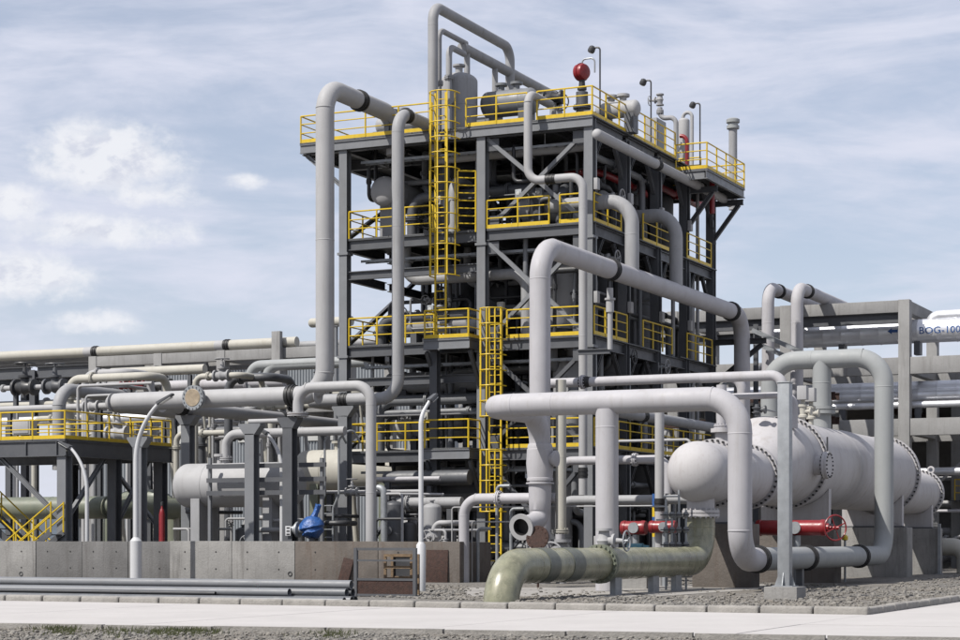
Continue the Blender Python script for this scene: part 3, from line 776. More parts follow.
# ================================================================== EXCHANGER (kettle) ON PIERS
ta = -8.96; zc = 3.56; zs = 4.14; rc, rs_ = .92, 1.48
bq = lambda px: ona(px, 470, ta)[1]
ex = thing('heat_exchanger', 'huge white kettle heat exchanger with bolted flanges on concrete piers', 'heat exchanger', W((ta, bq(790), 0)))
f1, f2, f3, f4, f5 = bq(714), bq(748), bq(783), bq(881), bq(920)
c0 = W((ta, bq(697), zc)); 
def along(name, prof, b0, z, m=TANKW, n=56):
    bm = bmesh.new(); lathe(bm, prof, Vector((0, 0, 0)), DB, n); return put(name, finish(bm, name, m), Matrix.Translation(W((ta, b0, z))), ex)
L1 = f1 - bq(697)
along('channel_head', dome(0, rc, .78, -1)[::-1] + [(L1 - .01, rc)], bq(697), zc)
along('channel', [(.01, rc), (f2 - f1 - .01, rc)], f1, zc)
# oblique cone: bottoms in line
def cone(b0, b1, z0, r0, z1_, r1, n=56):
    bm = bmesh.new(); A = []; 
    o = W((ta, b0, 0))
    for (b, z, r) in ((b0, z0, r0), (b1, z1_, r1)):
        A.append([bm.verts.new(W((ta + r * math.cos(2 * math.pi * k / n), b, z + r * math.sin(2 * math.pi * k / n))) - o) for k in range(n)])
    for k in range(n): bm.faces.new((A[0][k], A[0][(k + 1) % n], A[1][(k + 1) % n], A[1][k]))
    return put('cone', finish(bm, 'cone', TANKW), Matrix.Translation(o), ex)
fc = f2 + (f3 - f2) * .42
cone(f2 + .02, fc, zc, rc, zs, rs_)
along('shell', [(0, rs_), (f3 - fc - .01, rs_)], fc, zs)
sh = along('shell', [(.01, rs_), (f4 - f3 - .01, rs_)], f3, zs)
cone(f4 + .55, f4 + .02, zc, rc, zs, rs_ * .98)
along('rear_channel', [(0, rc), (f5 - f4 - .57, rc)], f4 + .55, zc)
along('rear_head', [(0, rc)] + [(.5 + s, r) for s, r in dome(0, rc, .72, 1)], f5, zc)
def bigflange(b, z, r, nb, w=.13):
    bm = bmesh.new(); o = Vector((0, 0, 0)); R1 = r + .14
    lathe(bm, [(-w, r - .02), (-w, R1), (-.015, R1), (-.015, R1 - .05), (.015, R1 - .05), (.015, R1), (w, R1), (w, r - .02)], o, DB, 64)
    fl = put('flange', finish(bm, 'flange', TANKW), Matrix.Translation(W((ta, b, z))), ex)
    bm = bmesh.new(); bolts(bm, o, DB, r + .085, nb, .038, w * 2 + .16)
    put('bolt_ring', finish(bm, 'bolts', BLACK), Matrix.Translation(W((ta, b, z))), fl)
bigflange(f1, zc, rc, 36); bigflange(f2, zc, rc, 36); bigflange(f3, zs, rs_, 56); bigflange(f4, zs, rs_, 56); bigflange(f5, zc, rc, 36)
along('weld_seam', [(-.02, rs_), (-.01, rs_ + .008), (.01, rs_ + .008), (.02, rs_)], f3 + (f4 - f3) * .36, zs)
along('stiffener', [(-.35, rs_), (-.3, rs_ + .02), (.3, rs_ + .02), (.35, rs_)], f3 + (f4 - f3) * .50, zs)
# bottom inlet nozzle
lathe_part('nozzle', [(0, .42), (.45, .42)], W((g1[0], g1[1], 2.40)), UP, TANKW, ex, 32)
# manway on the flank and top nozzles
mw = (f2 + f3) / 2 + .9
mo = W((ta, mw, 4.0)) - DA * 1.40
lathe_part('manway', [(0, .33), (.35, .33), (.35, .46), (.42, .46), (.43, .455), (.44, .46), (.52, .46), (.54, .0)], mo, -DA, TANKW, ex, 28)
bm = bmesh.new(); bolts(bm, -DA * .43, -DA, .40, 18, .03, .26); put('bolt_ring', finish(bm, 'b', BLACK), Matrix.Translation(mo), ex)
tubew('davit', mo - DA * .45 + UP * .45, mo - DA * .45 + UP * .95, .03, STEELD, ex)
ntop = W((ta, bq(714), zc))
for (b, z, r, h) in ((f1 + .75, zc + rc - .05, .2, .55),):
    lathe_part('nozzle', [(0, r), (h - .12, r), (h - .12, r * 1.7), (h, r * 1.7)], W((ta, b, z)), UP, TANKW, ex, 24)
la2 = hp.p[-2]; tb = hp.p[-2][1]
lathe_part('nozzle', [(0, .34), (.55, .34), (.55, .50), (.66, .50), (.67, .46), (.70, .46), (.71, .50), (.82, .50)], W((ta, tb, zs + rs_ - .04)), UP, GREYP, ex, 32)
pipe('branch_pipe', 'grey branch pipe standing on top of the exchanger', T((ta, tb, zs + rs_ + .79)).to(hp.p[-2][2]), .34, GREYP, fit=(('weld', 0, .5),), n=28)
# saddles and piers
for (b, w) in ((f3 + 1.6, 1.0), (f4 - 1.4, 1.0), (f5 - 1.0, .7), (f1 + 1.2, .8)):
    big = b > f3 and b < f4
    zz0 = 2.05; r = rs_ if big else rc; zcn = zs if big else zc
    bm = bmesh.new(); n = 14; arc = []
    for k in range(n + 1):
        an = R(215) + R(110) * k / n; arc.append((r * 1.01 * math.cos(an), zcn + r * 1.01 * math.sin(an)))
    poly = [(-r * .82, zz0)] + arc + [(r * .82, zz0)]
    o = W((ta, b, 0)); v0 = [bm.verts.new(W((ta + p[0], b - .16, p[1])) - o) for p in poly]; v1 = [bm.verts.new(W((ta + p[0], b + .16, p[1])) - o) for p in poly]
    for k in range(len(poly)): j = (k + 1) % len(poly); bm.faces.new((v0[k], v0[j], v1[j], v1[k]))
    bmesh.ops.triangulate(bm, faces=[bm.faces.new(v0), bm.faces.new(v1[::-1])])
    put('saddle', finish(bm, 'saddle', TANKW, False), Matrix.Translation(o), ex)
    box('saddle_plate', (ta - r * .9, b - .3, zz0 - .045), (ta + r * .9, b + .3, zz0 + .01), STEEL, ex)
for (b, hw, m, lab) in ((f3 + 1.6, 1.5, CONCB, 'brown stained concrete pier under the exchanger\'s front saddle'), (f4 - 1.4, 1.5, CONC, 'concrete pier under the exchanger\'s rear shell saddle'),
                   (f5 - 1.0, 1.1, CONC, 'narrow concrete pier under the exchanger\'s rear channel'), (f1 + 1.2, .95, CONCB, 'brown stained concrete pier behind the green pipe\'s elbow')):
    tagk(block('concrete_pier', (ta - hw, b - .5, -.05), (ta + hw, b + .5, 2.0), m, None, .03), lab, 'pier')
# lifting lug on the rear head
bm = bmesh.new(); torus(bm, Vector((0, 0, 0)), DB, .13, .05, 16, 6); put('lifting_lug', finish(bm, 'lug', TANKW), Matrix.Translation(W((ta - .45, f5 + .15, zc + rc + .12))), ex)

# ================================================================== PIPES IN FRONT OF THE TOWER
q = at(325, 394, 74); zl = 7.02
p1 = T((q[0], q[1], zl)).A(104); left_end = p1.p[-1]
P1 = [(left_end[0], left_end[1] + 5, zl), left_end, (onb(325, 394, q[1])[0], q[1], zl), (onb(325, 394, q[1])[0], q[1], onb(325, 86, q[1])[2])]
t_ = T(P1[-1]).B(395).d(z=-1.6); P1 = P1 + t_.p[1:]
pipe('process_pipe', 'thick grey pipe that climbs the tower\'s left front from the left pipe bridge', P1, .355, LGREY,
     fit=(('clamp', 1, .86), ('clamp', 3, .47), ('weld', 1, .04), ('weld', 1, .97), ('weld', 2, .07), ('weld', 2, .93), ('weld', 2, .5)), n=28, Rb=1.0)
COVER = mat('tan_stained_cover', (.50, .40, .28), .6, var=.25, scale=5, streak=.7, dirt=(.68, .64, .56))
# flanged branch facing the road on that pipe
fb = W(onb(203, 396, q[1])); fbd = -DB
br = thing('branch_stub', 'short grey branch with a bolted cream cover facing the road', 'pipe branch', fb - Vector((0, 0, .4)))
lathe_part('stub', [(0, .35), (.62, .35)], W((onb(203, 396, q[1])[0], q[1], zl)), fbd, LGREY, br, 26)
pf = W((onb(203, 396, q[1])[0], q[1], zl)) + fbd * .66
flange_part(pf, fbd, .36, br, GALV, th=.07, ratio=1.35, nb=16)
lathe_part('cover', [(.085, .35), (.10, .33), (.085, 0)], pf, fbd, COVER, br, 26)
# thinner riser next to it
q2 = at(398, 399, 75.5)
P2 = T((onb(306, 399, q2[1])[0], q2[1] + 2.5, 7.0)).d(b=-2.5).A(398).U(112).B(436).d(z=-1.2)
pipe('process_pipe', 'slimmer grey riser pipe between the thick riser and the upper ladder', P2, .245, GREY,
     fit=(('clamp', 1, .42), ('clamp', 3, .22), ('weld', 2, .08), ('weld', 2, .6), ('weld', 2, .93), ('weld', 1, .86)), n=26, Rb=.78)
# small U pipe ending on a flange
sb_ = -7.3
PS = T((onb(298, 414, sb_)[0], sb_, onb(298, 413, sb_)[2])).U(388).A(371).to(.0)
pipe('process_pipe', 'pale grey bent pipe that drops behind the concrete wall', PS, .195, LGREY, fit=(('weld', 1, .12), ('weld', 2, .1), ('weld', 2, .55)), n=24, Rb=.62)
ft = thing('flange_joint', 'rust edged bolted flange under the bent pipe\'s short end', 'flange', W((PS.p[0][0], sb_, PS.p[0][2] - .2)))
flange_part(W((PS.p[0][0], sb_, PS.p[0][2] - .06)), UP, .2, ft, LGREY, th=.05, ratio=2.0, nb=12, name='ring')
lathe_part('gasket', [(-.01, .41), (.012, .41)], W((PS.p[0][0], sb_, PS.p[0][2] - .06)), UP, RUST, ft, 24)
# lower pipe running away under the bridge pipe
lp = onb(172, 405, -4.5)
PL = T((lp[0], q[1], 6.82)).B(345)
pipe('process_pipe', 'cream grey pipe running away towards the tower under the bridge pipe', PL, .27, LGREY, fit=(('clamp', 0, .09), ('clamp', 0, .62), ('weld', 0, .4)), n=24)
# supports with flared heads
def support(label, a, b, zt, w=.36, m=STEELL, head=.95, group=None):
    t = thing('pipe_support', label, 'support', W((a, b, 0)), group)
    beam('column', (a, b, 0), (a, b, zt - .38), w, w * .95, m, t)
    bm = bmesh.new(); o = W((a, b, 0)); d_ = w * .5
    prof = [(-w / 2, zt - .42), (w / 2, zt - .42), (head / 2, zt - .08), (head / 2, zt), (-head / 2, zt), (-head / 2, zt - .08)]
    v0 = [bm.verts.new(W((a + p[0], b - d_, p[1])) - o) for p in prof]; v1 = [bm.verts.new(W((a + p[0], b + d_, p[1])) - o) for p in prof]
    for k in range(6): j = (k + 1) % 6; bm.faces.new((v0[k], v0[j], v1[j], v1[k]))
    bm.faces.new(v0[::-1]); bm.faces.new(v1); put('head', finish(bm, 'head', m, False), Matrix.Translation(o), t)
    box('base_plate', (a - .3, b - .3, 0), (a + .3, b + .3, .05), m, t)
    return t
def sup_b(px, b, zt, lab, **k): support(lab, onb(px, 500, b)[0], b, zt, **k)
def sup_a(px, a, zt, lab, **k): support(lab, a, ona(px, 500, a)[1], zt, **k)
sup_b(345, q2[1], 6.74, 'grey steel post with a flared head under the slim riser\'s foot', w=.42)
sup_b(290, sb_, PS.p[0][2] - .16, 'dark grey steel post under the bent pipe\'s rusty flange', w=.42, m=STEEL, head=.85)
sup_a(188, lp[0], 6.53, 'grey steel post with a flared head under the cream grey pipe\'s near end', w=.42)
sup_b(252, -6.9, onb(252, 424, -6.9)[2], 'grey steel post in front of the long vessel carrying a thin pipe', w=.42)
pipe('service_pipe', 'thin pipe between the heads of two grey posts', [(onb(249, 424, -6.9)[0], -6.9, onb(252, 424, -6.9)[2] + .09), (onb(284, 424, -6.9)[0], -6.9, onb(252, 424, -6.9)[2] + .09)], .09, LGREY, n=12)
sup_b(140, q[1] - .6, 5.55, 'grey steel post with a flared head behind the tall white lamp', w=.42)

# thin bent pipe on the tower's front
pt = T(onb(553, 97, .4)).A(528)
zt5 = pt.p[-1][2]
bt5 = -.95
P5 = [(onb(548, 95, bt5)[0] - .2, bt5 + 1.9, zt5), (onb(528, 95, bt5)[0], bt5 + 1.9, zt5), (onb(528, 95, bt5)[0], bt5, zt5)]
t5 = T((onb(528, 95, bt5)[0], bt5, onb(528, 93, bt5)[2])).U(181).A(583).to(3.2)
P5 = [(onb(528, 95, bt5)[0] , bt5 + 2.2, onb(528, 93, bt5)[2])] + t5.p
pipe('process_pipe', 'thin pale pipe stepping down the tower\'s front right corner', P5, .165, LGREY, fit=(('clamp', 2, .42), ('weld', 1, .1), ('weld', 3, .1), ('weld', 3, .5), ('clamp', 3, .93)), n=22, Rb=.5)
# pipe along the top of the tower's side
P6 = T(ona(597, 134, -.62)); P6 = P6.p + T(P6.p[0]).B(732).d(z=.9, ).p[1:]
pipe('process_pipe', 'pale pipe along the upper edge of the tower\'s side under the railing', P6, .20, LGREY, fit=(('clamp', 0, .40), ('clamp', 0, .74), ('clamp', 0, .97), ('weld', 0, .1)), n=22, Rb=.55, ends=(0,))
pipe('process_pipe', 'pale pipe crossing the front bay just under the top deck', T((onb(436, 150, 1.1)[0], 1.1, onb(540, 150, 1.1)[2])).A(586), .2, LGREY, n=20, fit=(('flange', 0, .3), ('weld', 0, .7)))
# the two big elbows dropping into the slanting run
slz = rp[2]
for (px, py, lab) in ((632, 194, 'thick grey elbow dropping from the tower into the slanting pipe near the front'), (676, 208, 'thick grey elbow dropping from the tower into the slanting pipe farther back')):
    e = ona(px, py + 6, ra); 
    pipe('process_pipe', lab, [(ra + 3.4, e[1], e[2]), (ra, e[1], e[2]), (ra, e[1], slz)], .275, GREY, fit=(('weld', 1, .45), ('weld', 0, .7)), n=26, Rb=.95)
# valve hanging under the slanting run
vv = ona(610, 290, ra)
hv = thing('spring_hanger', 'small pale spring hanger under the slanting pipe\'s black clamp', 'pipe hanger', W((ra, vv[1], vv[2] - .7)))
tube('rod', (ra, vv[1], slz - .3), (ra, vv[1], slz - .75), .03, STEEL, hv); lathe_part('can', [(0, .1), (0, .15), (.45, .15), (.45, .2), (.52, .2), (.52, .12), (.9, .12)], W((ra, vv[1], slz - 1.6)), UP, LGREY, hv, 16)
lathe_part('stem', [(0, .10), (1.4, .10)], W((ra, vv[1], slz - 3.0)), UP, LGREY, hv, 12)
beam('arm', (ra, vv[1], slz - 3.05), (-.2, vv[1], slz - 3.05), .2, .16, STEEL, hv)
# horizontal pale line behind the header
hb = -6.5
PH = T((onb(545, 384, hb)[0], hb, onb(640, 380, hb)[2])).A(742).d(z=-3.2)
pipe('process_pipe', 'slender white line behind the header with a black coupling', PH, .165, WHITE, fit=(('clamp', 0, .21), ('flange', 0, .20), ('weld', 0, .6), ('weld', 0, .9)), n=22, Rb=.5)
# L shaped white pipe left of the open end
lb = -7.9
PW = T((onb(464, 500, lb)[0], lb, .0)).U(499).A(557)
pipe('process_pipe', 'white pipe with a square bend beside the lower ladder', PW, .185, WHITE, fit=(('flange', 1, .38), ('weld', 1, .13), ('weld', 0, .8)), n=24, Rb=.6)
# cream standpipe with valve right of the riser
cb = -7.9
ca_ = onb(561, 500, cb)[0]
pipe('process_pipe', 'cream standpipe right of the open pipe end', T((ca_, cb, 1.7)).U(380), .185, CREAM, fit=(('weld', 0, .5), ('flange', 0, .02)), n=22)
valve('grey gate valve at the foot of the cream standpipe', (ca_, cb, 1.0), UP, .2, GREY, wd=-DB * .9)
pipe('process_pipe', 'short grey pipe under the cream standpipe\'s valve', T((ca_, cb, .55)).to(0), .18, GREY, n=18)
# slim white post and small valve with upright handwheel on the green pipe
vp = W(gpts[1]).lerp(W(gpts[2]), .46) + UP * .62
valve('pale gate valve with its wheel turned sideways on the green pipe', Vector(vp), UP, .13, LGREY, wd=-DA, wm=GALV)
pw = at(659.5, 560, 63)
pipe('standpipe', 'slim pale standpipe beside the exchanger\'s round end', T((pw[0], pw[1], 0)).U(405), .15, LGREY, fit=(('clamp', 0, .45),), n=18)
# galvanised box post on a concrete block in the gravel
ga, gb_, _ = at(785, 598, 49.3)
gpo = thing('steel_post', 'tall square galvanised post bolted to a concrete block in the gravel', 'post', W((ga, gb_, 0)))
zt = 1.5 + 157 * 49.3 / F
put('shaft', bbox_mesh((.31, .31, zt - .33), GALV, .02), Matrix.Translation(W((ga, gb_, .33 + (zt - .33) / 2))) @ GRID, gpo)
put('footing', bbox_mesh((.86, .86, .5), CONC, .03), Matrix.Translation(W((ga, gb_, .07))) @ GRID, gpo)
box('base_plate', (ga - .27, gb_ - .27, .318), (ga + .27, gb_ + .27, .345), GALV, gpo)
for (x, y) in ((1, 0), (-1, 0), (0, 1), (0, -1)):
    bm = bmesh.new(); vs = [bm.verts.new(v) for v in ((.15, -.01, 0), (.27, -.01, 0), (.15, -.01, .35), (.15, .01, 0), (.27, .01, 0), (.15, .01, .35))]
    for f in ((0, 1, 2), (3, 5, 4), (0, 3, 4, 1), (1, 4, 5, 2), (2, 5, 3, 0)): bm.faces.new([vs[i] for i in f])
    put('gusset', finish(bm, 'g', GALV, False), Matrix.Translation(W((ga, gb_, .34))) @ GRID @ Matrix.Rotation(math.atan2(y, x), 4, 'Z'), gpo)
put('cap', bbox_mesh((.35, .35, .03), GALV, .01), Matrix.Translation(W((ga, gb_, zt + .01))) @ GRID, gpo)

# ================================================================== CONCRETE WALL, LEFT
wb = -8.4
cw_ = thing('retaining_wall', 'long low concrete wall of cast panels behind the loose pipes', 'wall', W((1.5, wb, 0)))
xa = lambda px: onb(px, 560, wb)[0]
edges = [(xa(460), xa(378), CONCB, 0), (xa(378), xa(295), CONCB, .012), (xa(295), xa(232), CONC, .02), (xa(232), xa(170), CONC, .028), (xa(170), xa(128), CONCD, 0.0), (xa(128), xa(82), CONCD, .008), (xa(82), xa(36), CONCD, .0), (xa(36), xa(-20), CONC, .025), (xa(-20), xa(-80), CONC, .03), (xa(-80), xa(-140), CONCD, .0)]
for (a0, a1, m, off) in edges:
    block('wall_panel', (a0 + .008, wb - off, -.1), (a1 - .008, wb + .4, 1.44 + off * .6), m, cw_, .015)
block('wall_panel', (edges[0][0] + .008, wb + .42, -.1), (edges[0][0] + .4, wb + 2.6, 1.42), CONCB, cw_, .015)
for (a0, a1, m, off) in edges:
    for s_ in (.25, .75):
        for z in (.42, 1.05):
            lathe_part('tie_hole', [(0, .035), (.006, .03)], W((a0 + (a1 - a0) * s_, wb - off - .001, z)), -DB, BLACK, cw_, 10)
for px in (21, 290):                                            # lifting eyes cast in the face
    p = W(onb(px, 574, wb - .03)); bm = bmesh.new(); torus(bm, Vector((0, 0, 0)), DB, .075, .02, 14, 6); put('lifting_eye', finish(bm, 'eye', STEELD), Matrix.Translation(p), cw_)
# rusty plate leaning at the wall, timber board
pl = W(onb(346, 566, wb - .12)); lean = put('steel_plate', bbox_mesh((.42, .04, .85), RUST, .006), Matrix.Translation(Vector((pl.x, pl.y, .42))) @ GRID @ Matrix.Rotation(R(-12), 4, 'Y') @ Matrix.Rotation(R(-9), 4, 'X'))
tagk(lean, 'dark rusty plate leaning against the brown part of the wall', 'plate')
bw = W(onb(437, 565, wb - .05)); board = put('shutter_board', bbox_mesh((.85, .04, 1.15), RUST, .01), Matrix.Translation(Vector((bw.x, bw.y, .575))) @ GRID @ Matrix.Rotation(R(-3), 4, 'X'))
tagk(board, 'dark brown board standing against the end of the concrete wall', 'board')

# ================================================================== LOOSE PIPES BEHIND THE KERB
gb = lambda py: gnd(200, py)[1]
b0 = KC[1] + .62
loose = [  # b offset, z, radius, px start, px end, material, label
    (.10, .105, .10, -60, 344, LPIPE, 'dark grey loose pipe on the ground next to the kerb'),
    (.32, .10, .095, -60, 300, STEEL, 'blue grey loose pipe lying behind the nearest one'),
    (.54, .11, .105, -60, 352, LPIPE, 'grey loose pipe in the middle of the ground layer'),
    (.76, .10, .09, -60, 330, STEELL, 'bluish loose pipe in the ground layer'),
    (.98, .11, .105, -60, 356, LPIPE, 'grey loose pipe at the back of the ground layer'),
    (.43, .285, .095, -60, 290, STEELL, 'long pale pipe lying in the middle layer of the loose pipes'),
    (.65, .29, .10, -60, 347, LPIPE, 'dark pipe in the middle layer of the loose pipes'),
    (.87, .29, .10, -60, 353, STEEL, 'blue grey pipe at the back of the middle layer of loose pipes'),
    (.78, .47, .105, -60, 351, STEELL, 'light grey pipe lying on top of all the loose pipes'),
    (.21, .25, .045, -60, 215, STEELD, 'thin dark rod lying on the nearest loose pipes')]
for (db, z, r, x0, x1, m, lab) in loose:
    b = b0 + db; a0, a1 = onb(x0, 590, b)[0], onb(x1, 590, b)[0]
    P_ = [W((a0, b + random.uniform(-.03, .03), z)), W((a1, b + random.uniform(-.03, .03), z))]; base = P_[1].copy(); d = (P_[0] - P_[1])
    bm = bmesh.new(); L = d.length; dn = d.normalized()
    lathe(bm, [(.25, r * .86), (0, r * .86), (0, r), (L, r), (L, r * .86)], Vector((0, 0, 0)), dn, 16)
    o = put('loose_pipe', finish(bm, 'loose', m), Matrix.Translation(base)); tagk(o, lab, 'pipe')
for i, px in enumerate((40, 160, 280)):
    a_ = onb(px, 590, b0 + .6)[0]
    tagk(block('timber_batten', (a_ - .04, b0 - .1, -.01), (a_ + .04, b0 + 1.4, .018), WOOD, None, .005), 'thin timber batten under the loose pipes', 'batten', 'battens under the loose pipes')

# ================================================================== GATE FRAME AND PALLET
Zg = 51.5
ga0, ggb, _ = at(356, 597, Zg); ga1 = onb(415, 597, ggb)[0]
gt = thing('tubular_gate', 'grey tubular gate panel with a rusty lower sheet beside the lamp', 'gate', W(((ga0 + ga1) / 2, ggb, 0)))
zt = 1.5 - (548 - 540) * Zg / F
for a in (ga0, ga1): put('post', ubar(STEEL), frame(W((a, ggb, 0)), W((a, ggb, zt)), .09, .09), gt)
for z, hh in ((zt - .03, .07), (zt - .33, .045), (.46, .06), (.05, .06)): put('rail', ubar(STEEL), frame(W((ga1, ggb, z)), W((ga0, ggb, z)), .06, hh), gt)
box('sheet', (ga1 + .04, ggb - .012, .08), (ga0 - .04, ggb + .012, .43), RUST, gt)
pt_ = thing('timber_crate', 'open wooden crate standing behind the gate panel', 'crate', W((onb(401, 590, ggb + .5)[0], ggb + .5, 0)))
ca0, ca1 = onb(414, 590, ggb + .5)[0], onb(388, 590, ggb + .5)[0]
for a in (ca0, ca1): 
    for b in (.35, .75): put('upright', ubar(WOOD), frame(W((a, ggb + b, 0)), W((a, ggb + b, 1.12)), .07, .05), pt_)
for z in (1.09, .78, .48, .12): put('slat', ubar(WOOD), frame(W((ca0, ggb + .32, z)), W((ca1, ggb + .32, z)), .025, .07), pt_)
for z in (1.09, .5): put('slat', ubar(WOOD), frame(W((ca0, ggb + .78, z)), W((ca1, ggb + .78, z)), .025, .07), pt_)
box('board', (ca0 + .02, ggb + .80, .1), (ca1 - .02, ggb + .82, 1.05), STEELD, pt_)

# ================================================================== LAMPS
def lamp(label, px, py, Y, ythick, ytop, dxpx, headw, rb, rt, db=0.0, dy=28):
    a, b, _ = at(px, py, Y); a, b = at(px, py, Y)[:2]
    t = thing('lamp_post', label, 'lamp post', W((a, b, 0)))
    z = lambda y: 1.5 + (540 - y) * Y / F
    if rb: lathe_part('base_tube', [(0, rb), (z(ythick), rb), (z(ythick) + rb * .6, rt * 1.25), (z(ythick) + rb * .6, 0)], W((a, b, 0)), UP, WTUBE, t, 20)
    da = -(dxpx) * Y / F / CA; zt = z(ytop)
    pts = [W((a, b, .0 if not rb else z(ythick))), W((a, b, zt - .1))]
    end = (a + da * .62, b + db * .6, zt + abs(da) * .45 + (.25 if db else 0)); pts.append(W(end))
    bm = bmesh.new(); o = W((a, b, 0)); f = fillet([p - o for p in pts], abs(da) * 1.3 + .5, 10)
    sweep(bm, f, rt, 12, radii=[rt * (1.15 - .4 * i / len(f)) for i in range(len(f))]); put('pole', finish(bm, 'pole', WTUBE), Matrix.Translation(o), t)
    e = W(end); dr = (f[-1] - f[-2]).normalized(); dr.z *= .6; dr.normalize()
    bm = bmesh.new(); bmesh.ops.create_cube(bm, size=1)
    for v in bm.verts:
        v.co = Vector((v.co.x * .26 * (1.0 if v.co.z < 0 else .7), v.co.y * .13 * (1 if v.co.z < 0 else .6), v.co.z * headw))
    bmesh.ops.bevel(bm, geom=bm.edges[:], offset=.02, segments=2, affect='EDGES')
    hd = put('lamp_head', finish(bm, 'head', STEEL), frame(e + dr * headw * .35, e + dr * (headw * .35 + 1), 1, 1), t)
    x, y, zz_, _ = axes(e, e + dr)
    put('lens', bbox_mesh((.2, .02, headw * .7), GLASS, .006), frame(e + dr * headw * .35 - y * .07, e + dr * (headw * .35 + 1) - y * .07, 1, 1), hd)
    return t
lamp('tall white lamp post in front of the concrete wall below the yellow platform', 136, 581, 71.3, 541, 424, 42, .75, .215, .085)
lamp('thin pale lamp post behind the wall that leans over to the stairs', 87, 579, 76.5, 541, 462, -32, .7, 0, .07)
lamp('white lamp post in the gravel beside the gate panel', 421, 592.5, 55.7, 545, 412, 7, .35, .135, .062, db=.5)
lamp('thin pale lamp post behind the light wall panel near the long vessel', 282, 580, 73.5, 541, 446, -28, .75, 0, .075)

# ================================================================== LEFT PLATFORM WITH STAIRS
zp = 5.5; pb0 = -7.0; pa = 19.45; pb1 = .5
pf = thing('steel_platform', 'grey steel platform on posts left of the pipe bridge', 'platform', W((pa, pb0, 0)))
for i in range(6):
    for j in range(4):
        box('deck_panel', (pa + i * 1.6 + .012, pb0 + (pb1 - pb0) * j / 4 + .012, zp - .05), (pa + (i + 1) * 1.6 - .012, pb0 + (pb1 - pb0) * (j + 1) / 4 - .012, zp), GRATE, pf)
beam('edge_beam', (pa, pb0 + .06, zp - .38), (pa + 9.6, pb0 + .06, zp - .38), .62, .16, STEEL, pf)
beam('edge_beam', (pa + .06, pb0 + .2, zp - .38), (pa + .06, pb1, zp - .38), .62, .16, STEEL, pf)
beam('edge_beam', (pa, pb1 - .06, zp - .38), (pa + 9.6, pb1 - .06, zp - .38), .6, .16, STEEL, pf)
for k in range(7): box('stiffener', (pa + .4 + k * 1.5, pb0 - .025, zp - .66), (pa + .43 + k * 1.5, pb0 + .05, zp - .1), STEEL, pf)
for (a, b) in ((pa + .25, pb0 + .3), (pa + .35, pb1 - .4), (pa + 5, pb0 + .3), (pa + 5, pb1 - .4), (pa + 9.2, pb0 + .3), (pa + .3, -3.3)):
    beam('column', (a, b, 0), (a, b, zp - .7), .44, .42, STEELL if b < -4 else STEEL, pf); box('base_plate', (a - .3, b - .3, 0), (a + .3, b + .3, .05), STEEL, pf)  # rear columns take the shade-darkened copy of the steel paint
for (p, q_) in (((pa + .4, pb0 + .3, 2.3), (pa + 3.4, pb0 + .3, zp - .7)), ((pa + 5.2, pb0 + .3, 2.3), (pa + 7.6, pb0 + .3, zp - .7)), ((pa + .32, pb0 + .5, 2.3), (pa + .32, pb0 + 3.0, zp - .7)), ((pa + .32, -2.9, 2.4), (pa + .32, -.9, zp - .7)), ((pa + .6, pb1 - .4, 2.2), (pa + 3, pb1 - .4, zp - .7))):
    beam('brace', p, q_, .16, .16, STEELL, pf)
railing('yellow railing round the left platform\'s road side corner', [(pa + 9.5, pb0 + .06, zp), (pa + .06, pb0 + .06, zp), (pa + .06, pb1 - .05, zp)], step=1.55)
railing('yellow railing along the back of the left platform', [(pa + .5, pb1 - .06, zp), (pa + 9.5, pb1 - .06, zp)], step=1.5, toe=False)
# stairs down to the right, in front of the platform
st = thing('steel_stairs', 'grey steel stairs with yellow handrails under the left platform', 'stairs', W((20.6, -7.6, 0)))
sa0, sa1 = onb(8, 540, -5.2)[0] + 3.6, onb(50, 540, -5.2)[0]
for b in (-5.7, -4.7): put('stringer', ubar(STEEL), frame(W((sa1, b, .1)), W((sa0, b, 4.6)), .06, .26), st)
for k in range(16):
    s = (k + .5) / 16; a = sa1 + (sa0 - sa1) * s; box('tread', (a - .15, -5.66, .15 + 4.4 * s), (a + .15, -4.74, .19 + 4.4 * s), GRATE, st)
for b in (-5.7, -4.7):
    for k in range(5):
        s = k / 4; a = sa1 + (sa0 - sa1) * s; z = .15 + 4.5 * s; tube('post', (a, b, z), (a, b, z + 1.05), .034, YELLOW, st, 6)
    for h in (1.05, .55): tube('handrail', (sa1, b, .15 + h), (sa0, b, 4.65 + h), .032, YELLOW, st, 6)
# second flight's handrails that rise to the left edge
st2 = thing('steel_stairs', 'short flight of steel steps beside the wall with yellow rails', 'stairs', W((22.3, -7.7, 0)))
sa, sbb = onb(54, 500, -7.6)[0], onb(2, 540, -7.6)[0]
for b in (-7.8, -7.0):
    put('stringer', ubar(STEEL), frame(W((sbb, b, .1)), W((sa, b, 1.8)), .05, .22), st2)
    for k in range(4): s = k / 3; tube('post', (sbb + (sa - sbb) * s, b, .1 + 1.7 * s), (sbb + (sa - sbb) * s, b, 1.2 + 1.8 * s), .034, YELLOW, st2, 6)
    for h in (1.1, .6): tube('handrail', (sbb, b, .1 + h), (sa, b, 1.85 + h), .032, YELLOW, st2, 6)
for k in range(6): s = (k + .5) / 6; a = sbb + (sa - sbb) * s; box('tread', (a - .14, -7.76, .12 + 1.7 * s), (a + .14, -7.04, .16 + 1.7 * s), GRATE, st2)

